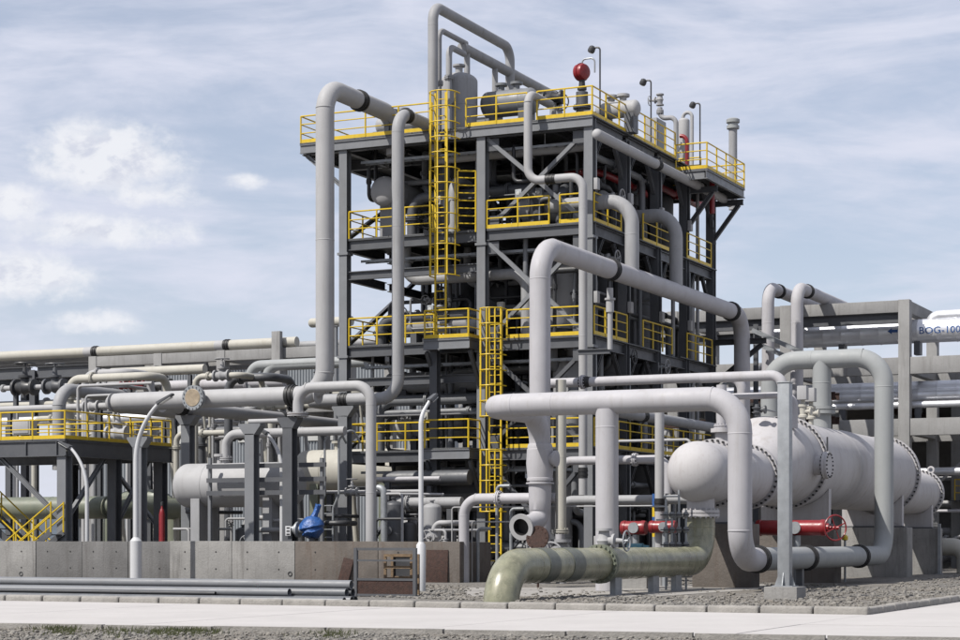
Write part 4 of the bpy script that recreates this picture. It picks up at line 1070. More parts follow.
# things on the platform
def up_elbow(lab, px, yb, yt, b, r, m, go, n=22, fit=()):
    a = onb(px, 400, b)[0]; p = T((a, b, onb(px, yb, b)[2])).U(yt).d(**go); return pipe('process_pipe', lab, p, r, m, fit=fit, n=n)
up_elbow('stout grey elbow rising behind the left platform\'s railing', 59, 470, 389, 2.0, .30, GREY, dict(b=5), fit=(('weld', 0, .8), ('weld', 1, .2)))
up_elbow('thin grey bent pipe right of the stout elbow', 78, 470, 386, 2.2, .07, LGREY, dict(a=-4))
up_elbow('thin grey bent pipe at the platform\'s right side', 86, 470, 396, 1.4, .06, LGREY, dict(a=-3))
bxp = onb(24, 421, -5.5)
cab = thing('equipment_cabinet', 'cream equipment cabinet standing on the left platform', 'cabinet', W((bxp[0], -5.5, zp)))
block('housing', (bxp[0] - .45, -5.7, zp + .28), (bxp[0] + .45, -5.2, zp + .92), CREAM, cab, .03); 
for s in (-.35, .35): box('leg', (bxp[0] + s - .03, -5.5, zp), (bxp[0] + s + .03, -5.44, zp + .3), STEEL, cab)
block('door', (bxp[0] - .38, -5.73, zp + .34), (bxp[0] + .38, -5.70, zp + .86), LGREY, cab, .01)
vv = onb(118, 428, -1.2)
valve('white gate valve on the left platform near its right end', (vv[0], -1.2, zp + .5), DA, .2, LGREY)
pass

# green pipes and vessels behind the wall on the left
pgb = 4.0
pipe('process_pipe', 'dull green pipe lying low behind the stairs', T((onb(-30, 508, pgb)[0], pgb, onb(60, 508, pgb)[2])).A(124).d(b=6), .52, GREEND2, fit=(('weld', 0, .55), ('weld', 0, .9)), n=28)
pipe('process_pipe', 'dull green pipe with a high bend behind the lamp', T((onb(112, 499, 9)[0], 9, onb(112, 525, 9)[2] - 1.5)).U(499).A(176).d(z=-2.2), .44, GREEND2, fit=(('weld', 1, .3),), n=26)
vb_ = -5.3
def vessel(lab, px0, px1, py, b, r, m, legs=GREEND2, bands=2, z0=0):
    p0, p1 = onb(px0, py, b), onb(px1, py, b); z = p0[2]; t = thing('horizontal_vessel', lab, 'vessel', W(((p0[0] + p1[0]) / 2, b, z0)))
    L = abs(p0[0] - p1[0]); bm = bmesh.new(); lathe(bm, dome(r * .6, r, r * .6, -1)[::-1] + [(L - r * .6, r)] + dome(L - r * .6, r, r * .6, 1)[1:], Vector((0, 0, 0)), -DA, 40)
    put('shell', finish(bm, 'shell', m), Matrix.Translation(W((p0[0], b, z))), t)
    for s in (.22, .8):
        a = p0[0] - L * s; box('saddle', (a - .2, b - r * .8, z0), (a + .2, b + r * .8, z - r * .5), legs, t)
    for k in range(bands):
        s = (k + .6) / (bands + .2); lathe_part('weld_seam', [(-.03, r), (-.02, r * 1.012), (.02, r * 1.012), (.03, r)], W((p0[0] - L * s, b, z)), -DA, m, t, 40)
    for s in (.35, .62): lathe_part('nozzle', [(0, .14), (r * .25 + .1, .14), (r * .25 + .1, .26), (r * .25 + .2, .26)], W((p0[0] - L * s, b, z + r * .93)), UP, m, t, 16)
    return t
vessel('pale grey horizontal vessel with a domed end behind the wall', 178, 302, 486, vb_, .86, LGREY, legs=GREY)
vessel('cream horizontal vessel partly hidden behind the grey posts', 297, 415, 472, 5.2, .95, CREAM)
# elbow from the vessel's top
e = onb(226, 462, vb_)
pipe('process_pipe', 'grey elbow rising from the horizontal vessel\'s top and running right', T((e[0], vb_, e[2] - .2)).U(434).A(345), .17, LGREY, fit=(('flange', 0, .25), ('weld', 1, .2)), n=20)
# guard frame of three bars with its post
gf = thing('guard_barrier', 'grey steel frame of three bars in front of the horizontal vessel', 'frame', W((onb(210, 540, -6.5)[0], -6.5, 0)))
for px in (210, 322): put('post', ubar(STEELL), frame(W((onb(px, 540, -6.5)[0], -6.5, 0)), W((onb(px, 540, -6.5)[0], -6.5, onb(px, 458, -6.5)[2])), .12, .12), gf)
for py in (466, 480, 493): put('bar', ubar(STEEL), frame(W((onb(326, py, -6.65)[0], -6.65, onb(260, py, -6.5)[2])), W((onb(207, py, -6.65)[0], -6.65, onb(260, py, -6.5)[2])), .08, .17), gf)
# goose-neck ladder behind the posts
gl = thing('access_ladder', 'grey goose-neck ladder in front of the horizontal vessel', 'ladder', W((onb(326, 540, -5.0)[0], -5.0, 0)))
for px in (319, 333):
    a = onb(px, 500, -5.0)[0]; o = W((a, -5.0, 0)); bm = bmesh.new()
    sweep(bm, fillet([W(p) - o for p in ((a, -5, 0), (a, -5, 2.7), (a - .25, -5, 3.2), (a - .25, -5, 5.3), (a - .7, -4.8, 5.8), (a - .8, -4.3, 5.2))], .25, 5), .045, 8); put('stringer', finish(bm, 's', GALV), Matrix.Translation(o), gl)
for k in range(9): tube('rung', (onb(319, 500, -5)[0], -5, .4 + .3 * k), (onb(333, 500, -5)[0], -5, .4 + .3 * k), .02, GALV, gl, 6)
# blue wrapped valve on top of the wall edge
bv = W(onb(312, 527, -7.4)); 
bt = thing('wrapped_valve', 'valve wrapped in bright blue plastic behind the wall', 'valve', Vector((bv.x, bv.y, 0)))
bm = bmesh.new(); lathe(bm, [(-.42, 0), (-.40, .22), (-.22, .40), (-.12, .36), (-.02, .46), (.14, .42), (.30, .30), (.38, .13), (.42, 0)], Vector((0, 0, 0)), (UP + DA * .25).normalized(), 18)
sweep(bm, [Vector((0, 0, .2)), Vector((.14, 0, .52)), Vector((.24, 0, .82))], .1, 10, radii=[.16, .09, .12])
rs = random.Random(2)
for v in bm.verts: v.co += Vector((rs.uniform(-.03, .03), rs.uniform(-.03, .03), rs.uniform(-.03, .03)))
put('wrapping', finish(bm, 'wrap', BLUE), Matrix.Translation(bv), bt)
lathe_part('flange', [(0, .3), (.08, .3)], bv + DA * .62 - UP * .1, -DA, GALV, bt, 18); lathe_part('line', [(0, .16), (1.0, .16)], bv + DA * .9 - UP * .1, -DA, GALV, bt, 14)
tubew('stand', Vector((bv.x, bv.y, 0)), bv - UP * .3, .1, STEEL, bt)
nt = put('notice', bbox_mesh((.22, .01, .36), WTUBE, .004), Matrix.Translation(W(onb(288, 531, sb_ - .3))) @ GRID); tagk(nt, 'small white notice with black marks on the dark post', 'sign')
for k in range(3):
    put('mark', ubox(BLACK), Matrix.Translation(W(onb(288, 528 + k * 3.2, sb_ - .312))) @ GRID @ Matrix.Diagonal((.13, .004, .05, 1)), nt)
# red bottle
rb_ = onb(162, 540, -5.6)
ext = thing('gas_bottle', 'tall red gas bottle standing between the platform posts', 'bottle', W((rb_[0], -5.6, 0)))
lathe_part('body', [(0, .12), (2.5, .12), (2.68, .08), (2.75, .04), (2.9, .04)], W((rb_[0], -5.6, 0)), UP, RED, ext, 18); lathe_part('valve_cap', [(2.85, .06), (2.98, .06), (3.0, 0)], W((rb_[0], -5.6, 0)), UP, STEELD, ext, 12)

# ================================================================== PIPE RACKS AT THE BACK
def rack(name_label, a_list, b_list, zt, beams, steel=()):
    t = thing('pipe_rack', name_label, 'pipe rack', W((a_list[0], b_list[0], 0)))
    for a in a_list:
        for b in b_list: block('column', (a - .28, b - .28, 0), (a + .28, b + .28, zt), CONCR, t, .02)
        for z in (zt - .32, *[q_ for q_ in beams]):
            block('cross_beam', (a - .22, b_list[0] + .29, z - .3), (a + .22, b_list[-1] - .29, z + .3), CONCR, t, .02)
    for a0, a1 in zip(a_list, a_list[1:]):
        for b in b_list:
            block('long_beam', (a0 + .285, b - .24, zt - .62), (a1 - .285, b + .24, zt - .02), CONCR, t, .02)
            for z in beams: block('long_beam', (a0 + .285, b - .22, z - .42), (a1 - .285, b + .22, z + .42), CONCR, t, .02)
            for z in steel: beam('steel_beam', (a0 + .285, b + .02, z), (a1 - .285, b + .02, z), .5, .3, STEEL, t)
    return t
rackR = rack('pale concrete pipe rack behind the exchanger', [-6.05, .0, 6.05, 12.1, 18.15], [27, 33.5], 13.43, (10.15, 7.1), (12.55,))
for b in (27, 33.5):
    for a0, a1 in ((-12.1, -6.05), (-18.15, -12.1), (-24.2, -18.15)):
        for z in (10.15, 7.1): block('long_beam', (a0 + .285, b - .22, z - .42), (a1 - .285, b + .22, z + .42), CONCR, rackR, .02)
        block('column', (a0 - .28, b - .28, 0), (a0 + .28, b + .28, 10.57), CONCR, rackR, .02)
rackL = rack('pale concrete pipe rack behind the left platform', [25.4, 29.88, 33.8, 38.19, 42.87], [27, 32], 12.55, (9.2,), ())
block('column', (29.6, 26.4, 0), (30.16, 26.71, 13.45), CONCR, rackL, .02)
rk2 = thing('steel_rack', 'blue grey steel pipe rack beyond the left platform', 'pipe rack', W((47.5, 27, 0)))
for a in (47.4, 52, 56.6, 61.2):
    for b in (27, 32): beam('column', (a, b, 0), (a, b, 11.9), .45, .4, STEEL, rk2)
    beam('cross_beam', (a, 27.2, 11.5), (a, 31.8, 11.5), .5, .3, STEEL, rk2); beam('cross_beam', (a, 27.2, 9.2), (a, 31.8, 9.2), .5, .3, STEEL, rk2)
for a0, a1 in ((43.2, 47.15), (47.65, 51.75), (52.25, 56.35), (56.85, 60.95)):
    for b in (27, 32):
        for z in (11.75, 9.3): beam('long_beam', (a0, b, z), (a1, b, z), .7 if z > 10 else .5, .35, STEEL, rk2)
# long cream pipe on top of the left rack
cp = T((onb(-60, 350, 27.1)[0], 27.1, 12.86)).A(297)
pipe('process_pipe', 'long cream pipe lying on top of the left rack', cp, .30, CREAM, fit=(('clamp', 0, .46), ('band', 0, .444, .35, LGREY), ('clamp', 0, .82), ('band', 0, .804, .35, LGREY)), n=20)
# silver clad pipes of the right rack
def clad(lab, px0, px1, py, b, r, z=None, text=None):
    p0 = onb(px0, py, b); p1 = onb(px1, py, b); z = z or p0[2]; t = thing('insulated_pipe', lab, 'pipe', W((p1[0], b, z)))
    L = abs(p0[0] - p1[0]); bm = bmesh.new(); prof = []
    k = int(L / .95); s = L / k
    for i in range(k): prof += [(i * s, r), (i * s + .05, r * 1.025), (i * s + .10, r), ((i + 1) * s, r)]
    lathe(bm, prof, Vector((0, 0, 0)), -DA, 32); put('cladding', finish(bm, 'clad', ALU), Matrix.Translation(W((p0[0], b, z))), t)
    for i in range(0, k, 4): box('shoe', (p0[0] - i * s - .15, b - r * .5, z - r - .6), (p0[0] - i * s + .15, b + r * .5, z - r * .85), STEEL, t)
    return t, (p0[0], p1[0], z)
ct, (ca0, ca1, czz) = clad('fat silver clad pipe with blue lettering on the right rack', 770, 1290, 338, 28.6, .60)
clad('silver clad pipe on the right rack\'s lower level', 770, 1290, 400, 28.2, .36)
clad('thin silver clad pipe below on the right rack\'s lower level', 770, 1290, 409, 27.7, .17)
clad('fat silver clad pipe at the back of the right rack\'s lower level', 700, 1290, 398, 30.5, .5)
# blue arrow and lettering wrapped on the fat pipe's side
def wrap(me_verts, faces, nm, a_at, rr, up0, b, z):
    V = []
    for (x, y) in me_verts:
        th = R(-180) + 0; an = math.pi - (up0 + y) / rr                 # angle around the pipe, measured from the front
        ph = (up0 + y) / rr
        V.append(tuple(W((a_at - x, b - rr * math.cos(ph), z + rr * math.sin(ph)))))
    me = bpy.data.meshes.new(nm); me.from_pydata(V, [], faces); me.materials.append(BLUEP); return put(nm, me, None, ct)
rr = .60 * 1.045
aw = onb(890, 336, 28.1)[0]
hd = .2; wrap([(-.1, 0), (.12, .16), (.12, .07), (.42, .07), (.42, -.07), (.12, -.07), (.12, -.16)], [(0, 2, 1), (0, 5, 2), (0, 6, 5), (2, 5, 4, 3)], 'arrow_marking', aw, rr, .0, 28.6, czz)
tcv = bpy.data.curves.new('lettering', 'FONT'); tcv.body = 'BOG-100TIN'; tcv.size = .5; tcv.resolution_u = 3
to = bpy.data.objects.new('lettering_source', tcv); col.objects.link(to); dg = bpy.context.evaluated_depsgraph_get()
tm = bpy.data.meshes.new_from_object(to.evaluated_get(dg)); bpy.data.objects.remove(to)
vs = [(v.co.x * 1.06, v.co.y) for v in tm.vertices]; fs = [tuple(p.vertices) for p in tm.polygons]
wrap(vs, fs, 'lettering', onb(919, 336, 28.1)[0], rr, -.2, 28.6, czz)
# small silver branch that turns down onto the fat pipe
pb_ = T((onb(931, 335, 28.6)[0], 28.6, czz + .3)).U(316).A(1270)
pipe('insulated_pipe', 'slim silver clad pipe turning down onto the fat pipe', pb_, .27, ALU, fit=(('weld', 1, .25), ('weld', 1, .5)), n=22, Rb=.5)
# twin pipes over the rack's edge
for (px, lab) in ((768, 'left one of two white pipes bending over the right rack\'s edge'), (797, 'right one of two white pipes bending over the right rack\'s edge')):
    b = 22; a = onb(px, 300, b)[0]; zt = onb(px, 287, b)[2]
    pipe('process_pipe', lab, T((a, b, 4.0)).to(zt).d(b=14), .30, WHITE, fit=(('clamp', 1, .13), ('weld', 0, .82)), n=22, Rb=.85)
# cable tray between them and the tower
tr = thing('cable_tray', 'galvanised cable tray sloping across the twin white pipes', 'cable tray', W(onb(757, 332, 20)))
p, q_ = onb(752, 330, 20.5), onb(803, 353, 20.5)
for s in (0, .55):
    put('side_rail', ubar(GALV), frame(W((p[0], p[1] + s, p[2])), W((q_[0], q_[1] + s, q_[2])), .05, .2), tr); put('side_rail', ubar(GALV), frame(W((p[0], p[1] + s, p[2] - .55)), W((q_[0], q_[1] + s, q_[2] - .55)), .05, .2), tr)
for k in range(7):
    s = k / 6; c = [p[i] + (q_[i] - p[i]) * s for i in range(3)]; tube('rung', (c[0], c[1], c[2]), (c[0], c[1] + .55, c[2]), .025, GALV, tr, 6)
beam('hanger', (p[0] - .1, p[1] + .3, 0), (p[0] - .1, p[1] + .3, p[2] + .3), .2, .2, STEEL, tr)
# warehouse behind the left rack
wh = thing('warehouse', 'pale grey clad building behind the left rack', 'building', W((38, 62, 0)))
CLAD = mat('wall_cladding', (.37, .40, .43), .5, .1, var=.06, scale=.3, streak=.2)
bm = bmesh.new(); k = 120; A0, A1 = 37, 68
V0 = []
for i in range(k * 4 + 1):
    off = (0, 0, .09, .09)[i % 4]; a = A0 + (A1 - A0) * i / (k * 4); V0.append((a, 62 - off))
o = W((38, 62, 0)); lo = [bm.verts.new(W((a, b, 0)) - o) for a, b in V0]; hi = [bm.verts.new(W((a, b, 15.2)) - o) for a, b in V0]
for i in range(k * 4): bm.faces.new((lo[i], lo[i + 1], hi[i + 1], hi[i]))
put('wall', finish(bm, 'wall', CLAD, False), Matrix.Translation(o), wh)
block('body', (A0, 62.05, 0), (A1, 90, 15.1), CLAD, wh, .02); block('parapet', (A0 - .1, 61.7, 15.2), (A1 + .1, 62.3, 15.9), LGREY, wh, .02)
for i in range(4): block('window', (A0 + 3 + i * 6, 61.82, 9.2), (A0 + 5.6 + i * 6, 61.9, 10.8), GLASS, wh, .02)

# ================================================================== TOP OF THE TOWER
def vvessel(lab, a, b, z0, z1, r, m, skirt=True, n=36, name='vertical_vessel', noz=True):
    t = thing(name, lab, 'vessel', W((a, b, z0))); h = z1 - z0; lo = .5 if skirt else .05
    lathe_part('shell', [(lo, r * .6)] + [(lo + .02, r * .9), (lo + r * .3, r)] + [(h - r * .5, r)] + dome(h - r * .5, r, r * .5, 1)[1:], W((a, b, z0)), UP, m, t, n)
    if skirt: lathe_part('skirt', [(0, r * .75), (0, r * .85), (lo + r * .25, r * .85)], W((a, b, z0)), UP, STEELD, t, 20)
    k = max(1, int(h / 1.8))
    for i in range(k): lathe_part('weld_seam', [(-.03, r), (-.02, r * 1.012), (.02, r * 1.012), (.03, r)], W((a, b, z0 + lo + r * .4 + (h - lo - r) * (i + .5) / k)), UP, m, t, n)
    if noz:
        lathe_part('nozzle', [(0, r * .3), (r * .35, r * .3), (r * .35, r * .45), (r * .48, r * .45)], W((a, b - r * .93, z0 + h * .62)), -DB, m, t, 18)
        lathe_part('nozzle', [(0, r * .2), (r * .4, r * .2), (r * .4, r * .34), (r * .5, r * .34)], W((a, b, z1 - .05)), UP, m, t, 14)
    return t
tv = onb(459, 73, 3.6)
vvessel('grey domed vessel standing on the top deck behind the ladder head', tv[0], 3.6, z1, tv[2], .78, GREY, noz=True)
hd_ = onb(482, 104, 4.5)
vessel('grey horizontal drum on the top deck behind the front railing', 482, 538, 106, 4.6, .55, STEELL, legs=STEEL, z0=z1)  # steel tone instead of pipe grey: the drum's shadow put into colour
vessel('small grey drum on the top deck under the thick riser\'s end', 377, 420, 127, 3.8, .40, GREY, legs=STEEL, z0=z1)
# overhead pipes
t1b = 1.3; tq = onb(433, 100, t1b)
pipe('process_pipe', 'tall grey hoop pipe rising highest above the top deck', T((tq[0], t1b, z1)).U(5).B(510).d(z=-2.4), .21, GREY, fit=(('weld', 0, .85), ('weld', 1, .12), ('weld', 1, .85)), n=22, Rb=.62)
tq2 = onb(439, 100, 1.9)
pipe('process_pipe', 'thin grey pipe bending under the tall hoop', T((tq2[0], 1.9, z1)).U(29).B(466), .115, GREY, fit=(('weld', 0, .9), ('flange', 0, .52)), n=18, Rb=.4)
s3 = onb(462, 47, 4.1)
P3 = T(s3).B(558).d(z=-2.2)
pipe('process_pipe', 'grey pipe sloping in view above the drum on the top deck', P3, .22, GREY, fit=(('weld', 0, .2), ('clamp', 0, .97), ('weld', 0, .6)), n=22, Rb=.55)
for i, px in enumerate((467, 495)):
    c = ona(px, 60, s3[0]); pipe('process_pipe', ('short grey stub from the pipe down to the domed vessel', 'short grey stub from the pipe down to the drum')[i], [(c[0], c[1], s3[2]), (c[0], c[1], s3[2] - 1.5)], .13, GREY, n=16)
p4_ = onb(449, 62, 2.6); pipe('process_pipe', 'small grey bent pipe over the domed vessel', T((p4_[0], 2.6, z1)).U(46).B(464), .13, GREY, fit=(('flange', 0, .68),), n=16, Rb=.4)
# post under the thick riser's clamp, with its rod
c = ona(350, 84, P1[3][0]); 
hs = thing('pipe_support', 'steel post under the thick riser\'s clamp at the top deck', 'support', W((P1[3][0], b1 + .5, z1)))
bclamp = P1[3][1] + (P1[4][1] - P1[3][1]) * .47; pz = P1[3][2]
beam('column', (P1[3][0], max(bclamp, -.1), z1), (P1[3][0], max(bclamp, -.1), pz - .36), .2, .2, STEELL, hs)
box('crosshead', (P1[3][0] - .6, max(bclamp, -.1) - .12, pz - .95), (P1[3][0] + .6, max(bclamp, -.1) + .12, pz - .75), STEELL, hs)
# actuators and valves
def actuator(lab, p, r, m, d):
    t = thing('valve_actuator', lab, 'actuator', W((p[0], p[1], p[2] - r * 2)))
    w = W(p); lathe_part('drum', [(-r * .62, 0), (-r * .62, r * .5), (-r * .5, r * .86), (-r * .2, r), (-r * .06, r), (-r * .06, r * 1.08), (r * .06, r * 1.08), (r * .06, r), (r * .5, r), (r * .62, r * .8), (r * .62, 0)], w, d, m, t, 24)
    lathe_part('neck', [(0, r * .4), (r * 1.6, r * .3)], w - UP * r * 1.9, UP, BLACK, t, 14); lathe_part('yoke', [(0, r * .55), (r * .3, r * .55)], w - UP * r * 2.1, UP, STEELD, t, 14)
    bm = bmesh.new(); sweep(bm, fillet([Vector((0, 0, r * .9)), Vector((0, 0, r * 1.5)), -DA * r * 1.6 + UP * r * 1.5, -DA * r * 1.6 - UP * r * .2], r * .5, 5), r * .1, 8); put('air_line', finish(bm, 'l', GALV), Matrix.Translation(w), t)
    return t
ac = onb(582, 72, 2.2); actuator('red drum actuator high over the top deck\'s front corner', ac, .34, RED, (DB * .45 + DA).normalized())
pipe('process_pipe', 'dark valve neck pipe under the red drum actuator', [(ac[0], 2.2, z1), (ac[0], 2.2, ac[2] - .8)], .24, STEEL, fit=(('flange', 0, .6),), n=18)
vx = onb(553, 98, 1.6); valve('black gate valve on the top deck beside the thin bent pipe', (vx[0], 1.6, vx[2]), DA, .16, BLACK, wd=DB)
pipe('process_pipe', 'grey pipe standing under the black valve on the top deck', [(vx[0], 1.6, z1), (vx[0], 1.6, vx[2] - .15)], .13, GREY, n=14)
ch = ona(602, 112, 1.4)
vessel('small cream drum on the top deck by the front corner', 596, 640, 112, 3.6, .34, LGREY, legs=STEEL, z0=z1)
def floodlight(lab, a, b, z0, zt):
    t = thing('floodlight', lab, 'floodlight', W((a, b, z0))); o = W((a, b, z0)); h = zt - z0
    bm = bmesh.new(); sweep(bm, fillet([Vector((0, 0, 0)), Vector((0, 0, h)), DA * .28 + UP * h], .12, 5), .035, 8); put('pole', finish(bm, 'p', STEELD), Matrix.Translation(o), t)
    lathe_part('lamp_head', [(0, .05), (.05, .13), (.2, .15), (.28, .12), (.28, 0)], o + DA * .28 + UP * (h + .08), (DA * .5 - UP).normalized(), STEELD, t, 14)
    lathe_part('lens', [(.281, .1), (.30, .08), (.31, 0)], o + DA * .28 + UP * (h + .08), (DA * .5 - UP).normalized(), GLASS, t, 12)
c = ona(600, 47, .15); floodlight('floodlight on a tall thin pole at the top deck\'s front corner', .15, c[1], z1, c[2])
c = ona(651, 80, .3); floodlight('floodlight on a pole in the middle of the top deck\'s side', .3, c[1], z1, c[2])
c = ona(700, 103, .3); floodlight('floodlight on a thin pole by the gallery', .3, c[1], z1, c[2])
# capped vent
vs_ = ona(733, 120, .6); vz = vs_[2]
vt = thing('vent_stack', 'grey vent stack with a ribbed cap behind the gallery railing', 'vent stack', W((.6, vs_[1], zE)))
lathe_part('stack', [(0, .2), (vz - zE, .2)], W((.6, vs_[1], zE)), UP, GREY, vt, 22); lathe_part('cap', [(-.45, .2), (-.42, .3), (-.28, .3), (-.26, .24), (-.15, .24), (-.13, .32), (.02, .32), (.08, .22), (.08, 0)], W((.6, vs_[1], vz)), UP, GREYP, vt, 22)
# goose-neck line with valve, white bent pipe with red line
c = ona(676, 150, 1.2); gn = T((1.2, c[1], z1)).U(117).A(660).d(z=.5)
pipe('process_pipe', 'grey goose-neck pipe on the top deck with a valve at its end', gn, .11, GREY, fit=(('flange', 2, .6),), n=16, Rb=.3)
e_ = gn.p[-1]; valve('grey gate valve with an upright wheel on the goose-neck pipe', (e_[0], e_[1], e_[2] + .35), UP, .1, GREY, wd=DA)
c = ona(692, 150, 2.0); pipe('process_pipe', 'white bent pipe on the top deck next to the red line', T((2.0, c[1], z1)).U(112).A(683).d(z=-1.2), .085, LGREY, n=14, Rb=.25)
c = ona(684, 150, 1.4); vvessel('slim white separator on the top deck beside the red line', 1.4, c[1], z1, ona(684, 118, 1.4)[2], .26, LGREY, n=20, noz=False)
rl = T(ona(680, 136, .6)).A(687).U(172); pipe('fire_line', 'red pipe hooking down through the top deck near the gallery', rl, .09, RED, n=14, Rb=.3)
c = ona(655, 130, 1.0); cb2 = thing('control_cabinet', 'grey control cabinet on the top deck\'s side', 'cabinet', W((1.0, c[1], z1))); block('housing', (.7, c[1] - .6, z1 + .1), (1.3, c[1] + .6, z1 + 1.9), GREY, cb2, .03); block('door', (.67, c[1] - .5, z1 + .2), (.70, c[1] + .5, z1 + 1.8), GREYP, cb2, .01); box('plinth', (.7, c[1] - .6, z1), (1.3, c[1] + .6, z1 + .1), STEELD, cb2)
# red mains under the top deck's side
for (px0, px1, py, aa_, lab) in ((600, 652, 172, 1.0, 'dark red pipe under the top deck near the front corner'), (650, 700, 182, .9, 'red pipe under the top deck\'s side towards the gallery')):
    p = ona(px0, py, aa_); pipe('fire_line', lab, [(aa_ + 1.5, p[1], p[2]), (aa_, p[1], p[2]), T(p).B(px1).p[-1], (aa_, T(p).B(px1).p[-1][1], p[2] + .9)], .15, RED, fit=(('flange', 1, .5),), n=16, Rb=.4)
c = ona(712, 200, -.9); pipe('fire_line', 'short red downpipe under the gallery', [(-.9, c[1], zE - .05), (-.9, c[1], c[2] - .6)], .12, RED, n=14)

# ================================================================== EQUIPMENT INSIDE THE TOWER
dq = onb(381, 190, 1.0)
t = thing('horizontal_vessel', 'pale domed drum on the second deck behind the slim riser', 'vessel', W((dq[0], 2, z2)))
bm = bmesh.new(); lathe(bm, dome(.3, .62, .34, -1)[::-1] + [(6.5, .62)], Vector((0, 0, 0)), DB, 32); put('shell', finish(bm, 's', LGREY), Matrix.Translation(W((dq[0], 1.0, dq[2]))), t)
for b in (2.0, 6.0): box('saddle', (dq[0] - .5, b - .15, z2), (dq[0] + .5, b + .15, dq[2] - .4), GREY, t)
lathe_part('weld_seam', [(-.03, .62), (-.02, .63), (.02, .63), (.03, .62)], W((dq[0], 2.2, dq[2])), DB, LGREY, t, 32)
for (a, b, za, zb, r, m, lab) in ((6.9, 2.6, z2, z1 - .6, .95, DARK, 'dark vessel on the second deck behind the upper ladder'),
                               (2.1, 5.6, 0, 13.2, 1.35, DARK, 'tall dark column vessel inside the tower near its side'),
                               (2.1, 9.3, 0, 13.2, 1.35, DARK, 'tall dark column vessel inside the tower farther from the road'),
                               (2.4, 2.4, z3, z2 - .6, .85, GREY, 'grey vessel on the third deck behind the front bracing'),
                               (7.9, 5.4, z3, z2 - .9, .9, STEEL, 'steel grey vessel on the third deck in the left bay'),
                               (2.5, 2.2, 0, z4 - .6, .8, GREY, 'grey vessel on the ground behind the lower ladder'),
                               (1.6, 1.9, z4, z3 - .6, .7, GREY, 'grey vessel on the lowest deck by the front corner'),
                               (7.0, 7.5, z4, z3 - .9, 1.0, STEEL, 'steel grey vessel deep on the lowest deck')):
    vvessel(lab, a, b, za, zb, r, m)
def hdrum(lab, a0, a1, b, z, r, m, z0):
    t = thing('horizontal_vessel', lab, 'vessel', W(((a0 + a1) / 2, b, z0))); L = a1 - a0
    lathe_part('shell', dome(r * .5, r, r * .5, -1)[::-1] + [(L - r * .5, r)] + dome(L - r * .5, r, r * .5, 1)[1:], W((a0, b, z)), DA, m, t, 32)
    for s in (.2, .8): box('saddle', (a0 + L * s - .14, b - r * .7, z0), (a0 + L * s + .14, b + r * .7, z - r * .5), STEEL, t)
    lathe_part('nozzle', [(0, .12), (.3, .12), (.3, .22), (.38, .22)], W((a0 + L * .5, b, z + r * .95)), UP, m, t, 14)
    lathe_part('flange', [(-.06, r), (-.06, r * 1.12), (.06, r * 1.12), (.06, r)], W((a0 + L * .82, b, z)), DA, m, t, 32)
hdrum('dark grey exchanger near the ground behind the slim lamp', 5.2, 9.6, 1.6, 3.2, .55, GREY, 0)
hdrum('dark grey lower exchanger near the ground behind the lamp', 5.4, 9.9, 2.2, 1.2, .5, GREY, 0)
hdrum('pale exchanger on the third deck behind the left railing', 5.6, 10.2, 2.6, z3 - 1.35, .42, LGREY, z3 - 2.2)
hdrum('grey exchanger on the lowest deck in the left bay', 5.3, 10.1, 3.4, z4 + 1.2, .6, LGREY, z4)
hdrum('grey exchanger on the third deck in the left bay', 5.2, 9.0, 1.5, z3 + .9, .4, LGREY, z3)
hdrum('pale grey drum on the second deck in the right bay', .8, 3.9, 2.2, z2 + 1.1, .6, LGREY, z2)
for (a, b, za, zb, r, m, lab) in ((8.6, 11.5, 0, z4 - .6, 1.1, DARK, 'dark vessel at ground level in the tower\'s back left'), (5.9, 12.2, 0, z4 - .6, 1.0, DARK, 'dark vessel at ground level in the tower\'s back middle'),  # filler vessels added to close the back and darken the tower's inside
        (8.4, 11.8, z4, z3 - .6, 1.1, DARK, 'added dark filler vessel on the lowest deck in the back left'), (5.6, 11.6, z4, z3 - .6, 1.1, DARK, 'added dark filler vessel on the lowest deck in the back middle'), (5.4, 3.2, z4, z3 - .6, .6, DARK, 'added slim dark filler vessel on the lowest deck behind the landing'),
        (8.5, 12.0, z3, z2 - .6, 1.0, DARK, 'added dark filler vessel on the third deck in the back left'), (5.8, 11.4, z3, z2 - .6, 1.15, DARK, 'added dark filler vessel on the third deck in the back middle'), (5.5, 4.6, z3, z2 - .6, .9, DARK, 'added dark filler vessel on the third deck behind the upper ladder'),
        (5.2, 7.2, z2, z1 - .6, 1.2, DARK, 'added dark filler vessel on the second deck in the middle'), (2.2, 8.6, z2, z1 - .6, 1.2, DARK, 'added dark filler vessel on the second deck near the side'), (6.8, 12.2, z2, z1 - .6, 1.3, DARK, 'added dark filler vessel on the second deck at the back'), (2.2, 12.6, z2, z1 - .6, 1.1, DARK, 'added dark filler vessel on the second deck at the back corner')):
    vvessel(lab, a, b, za, zb, r, m)
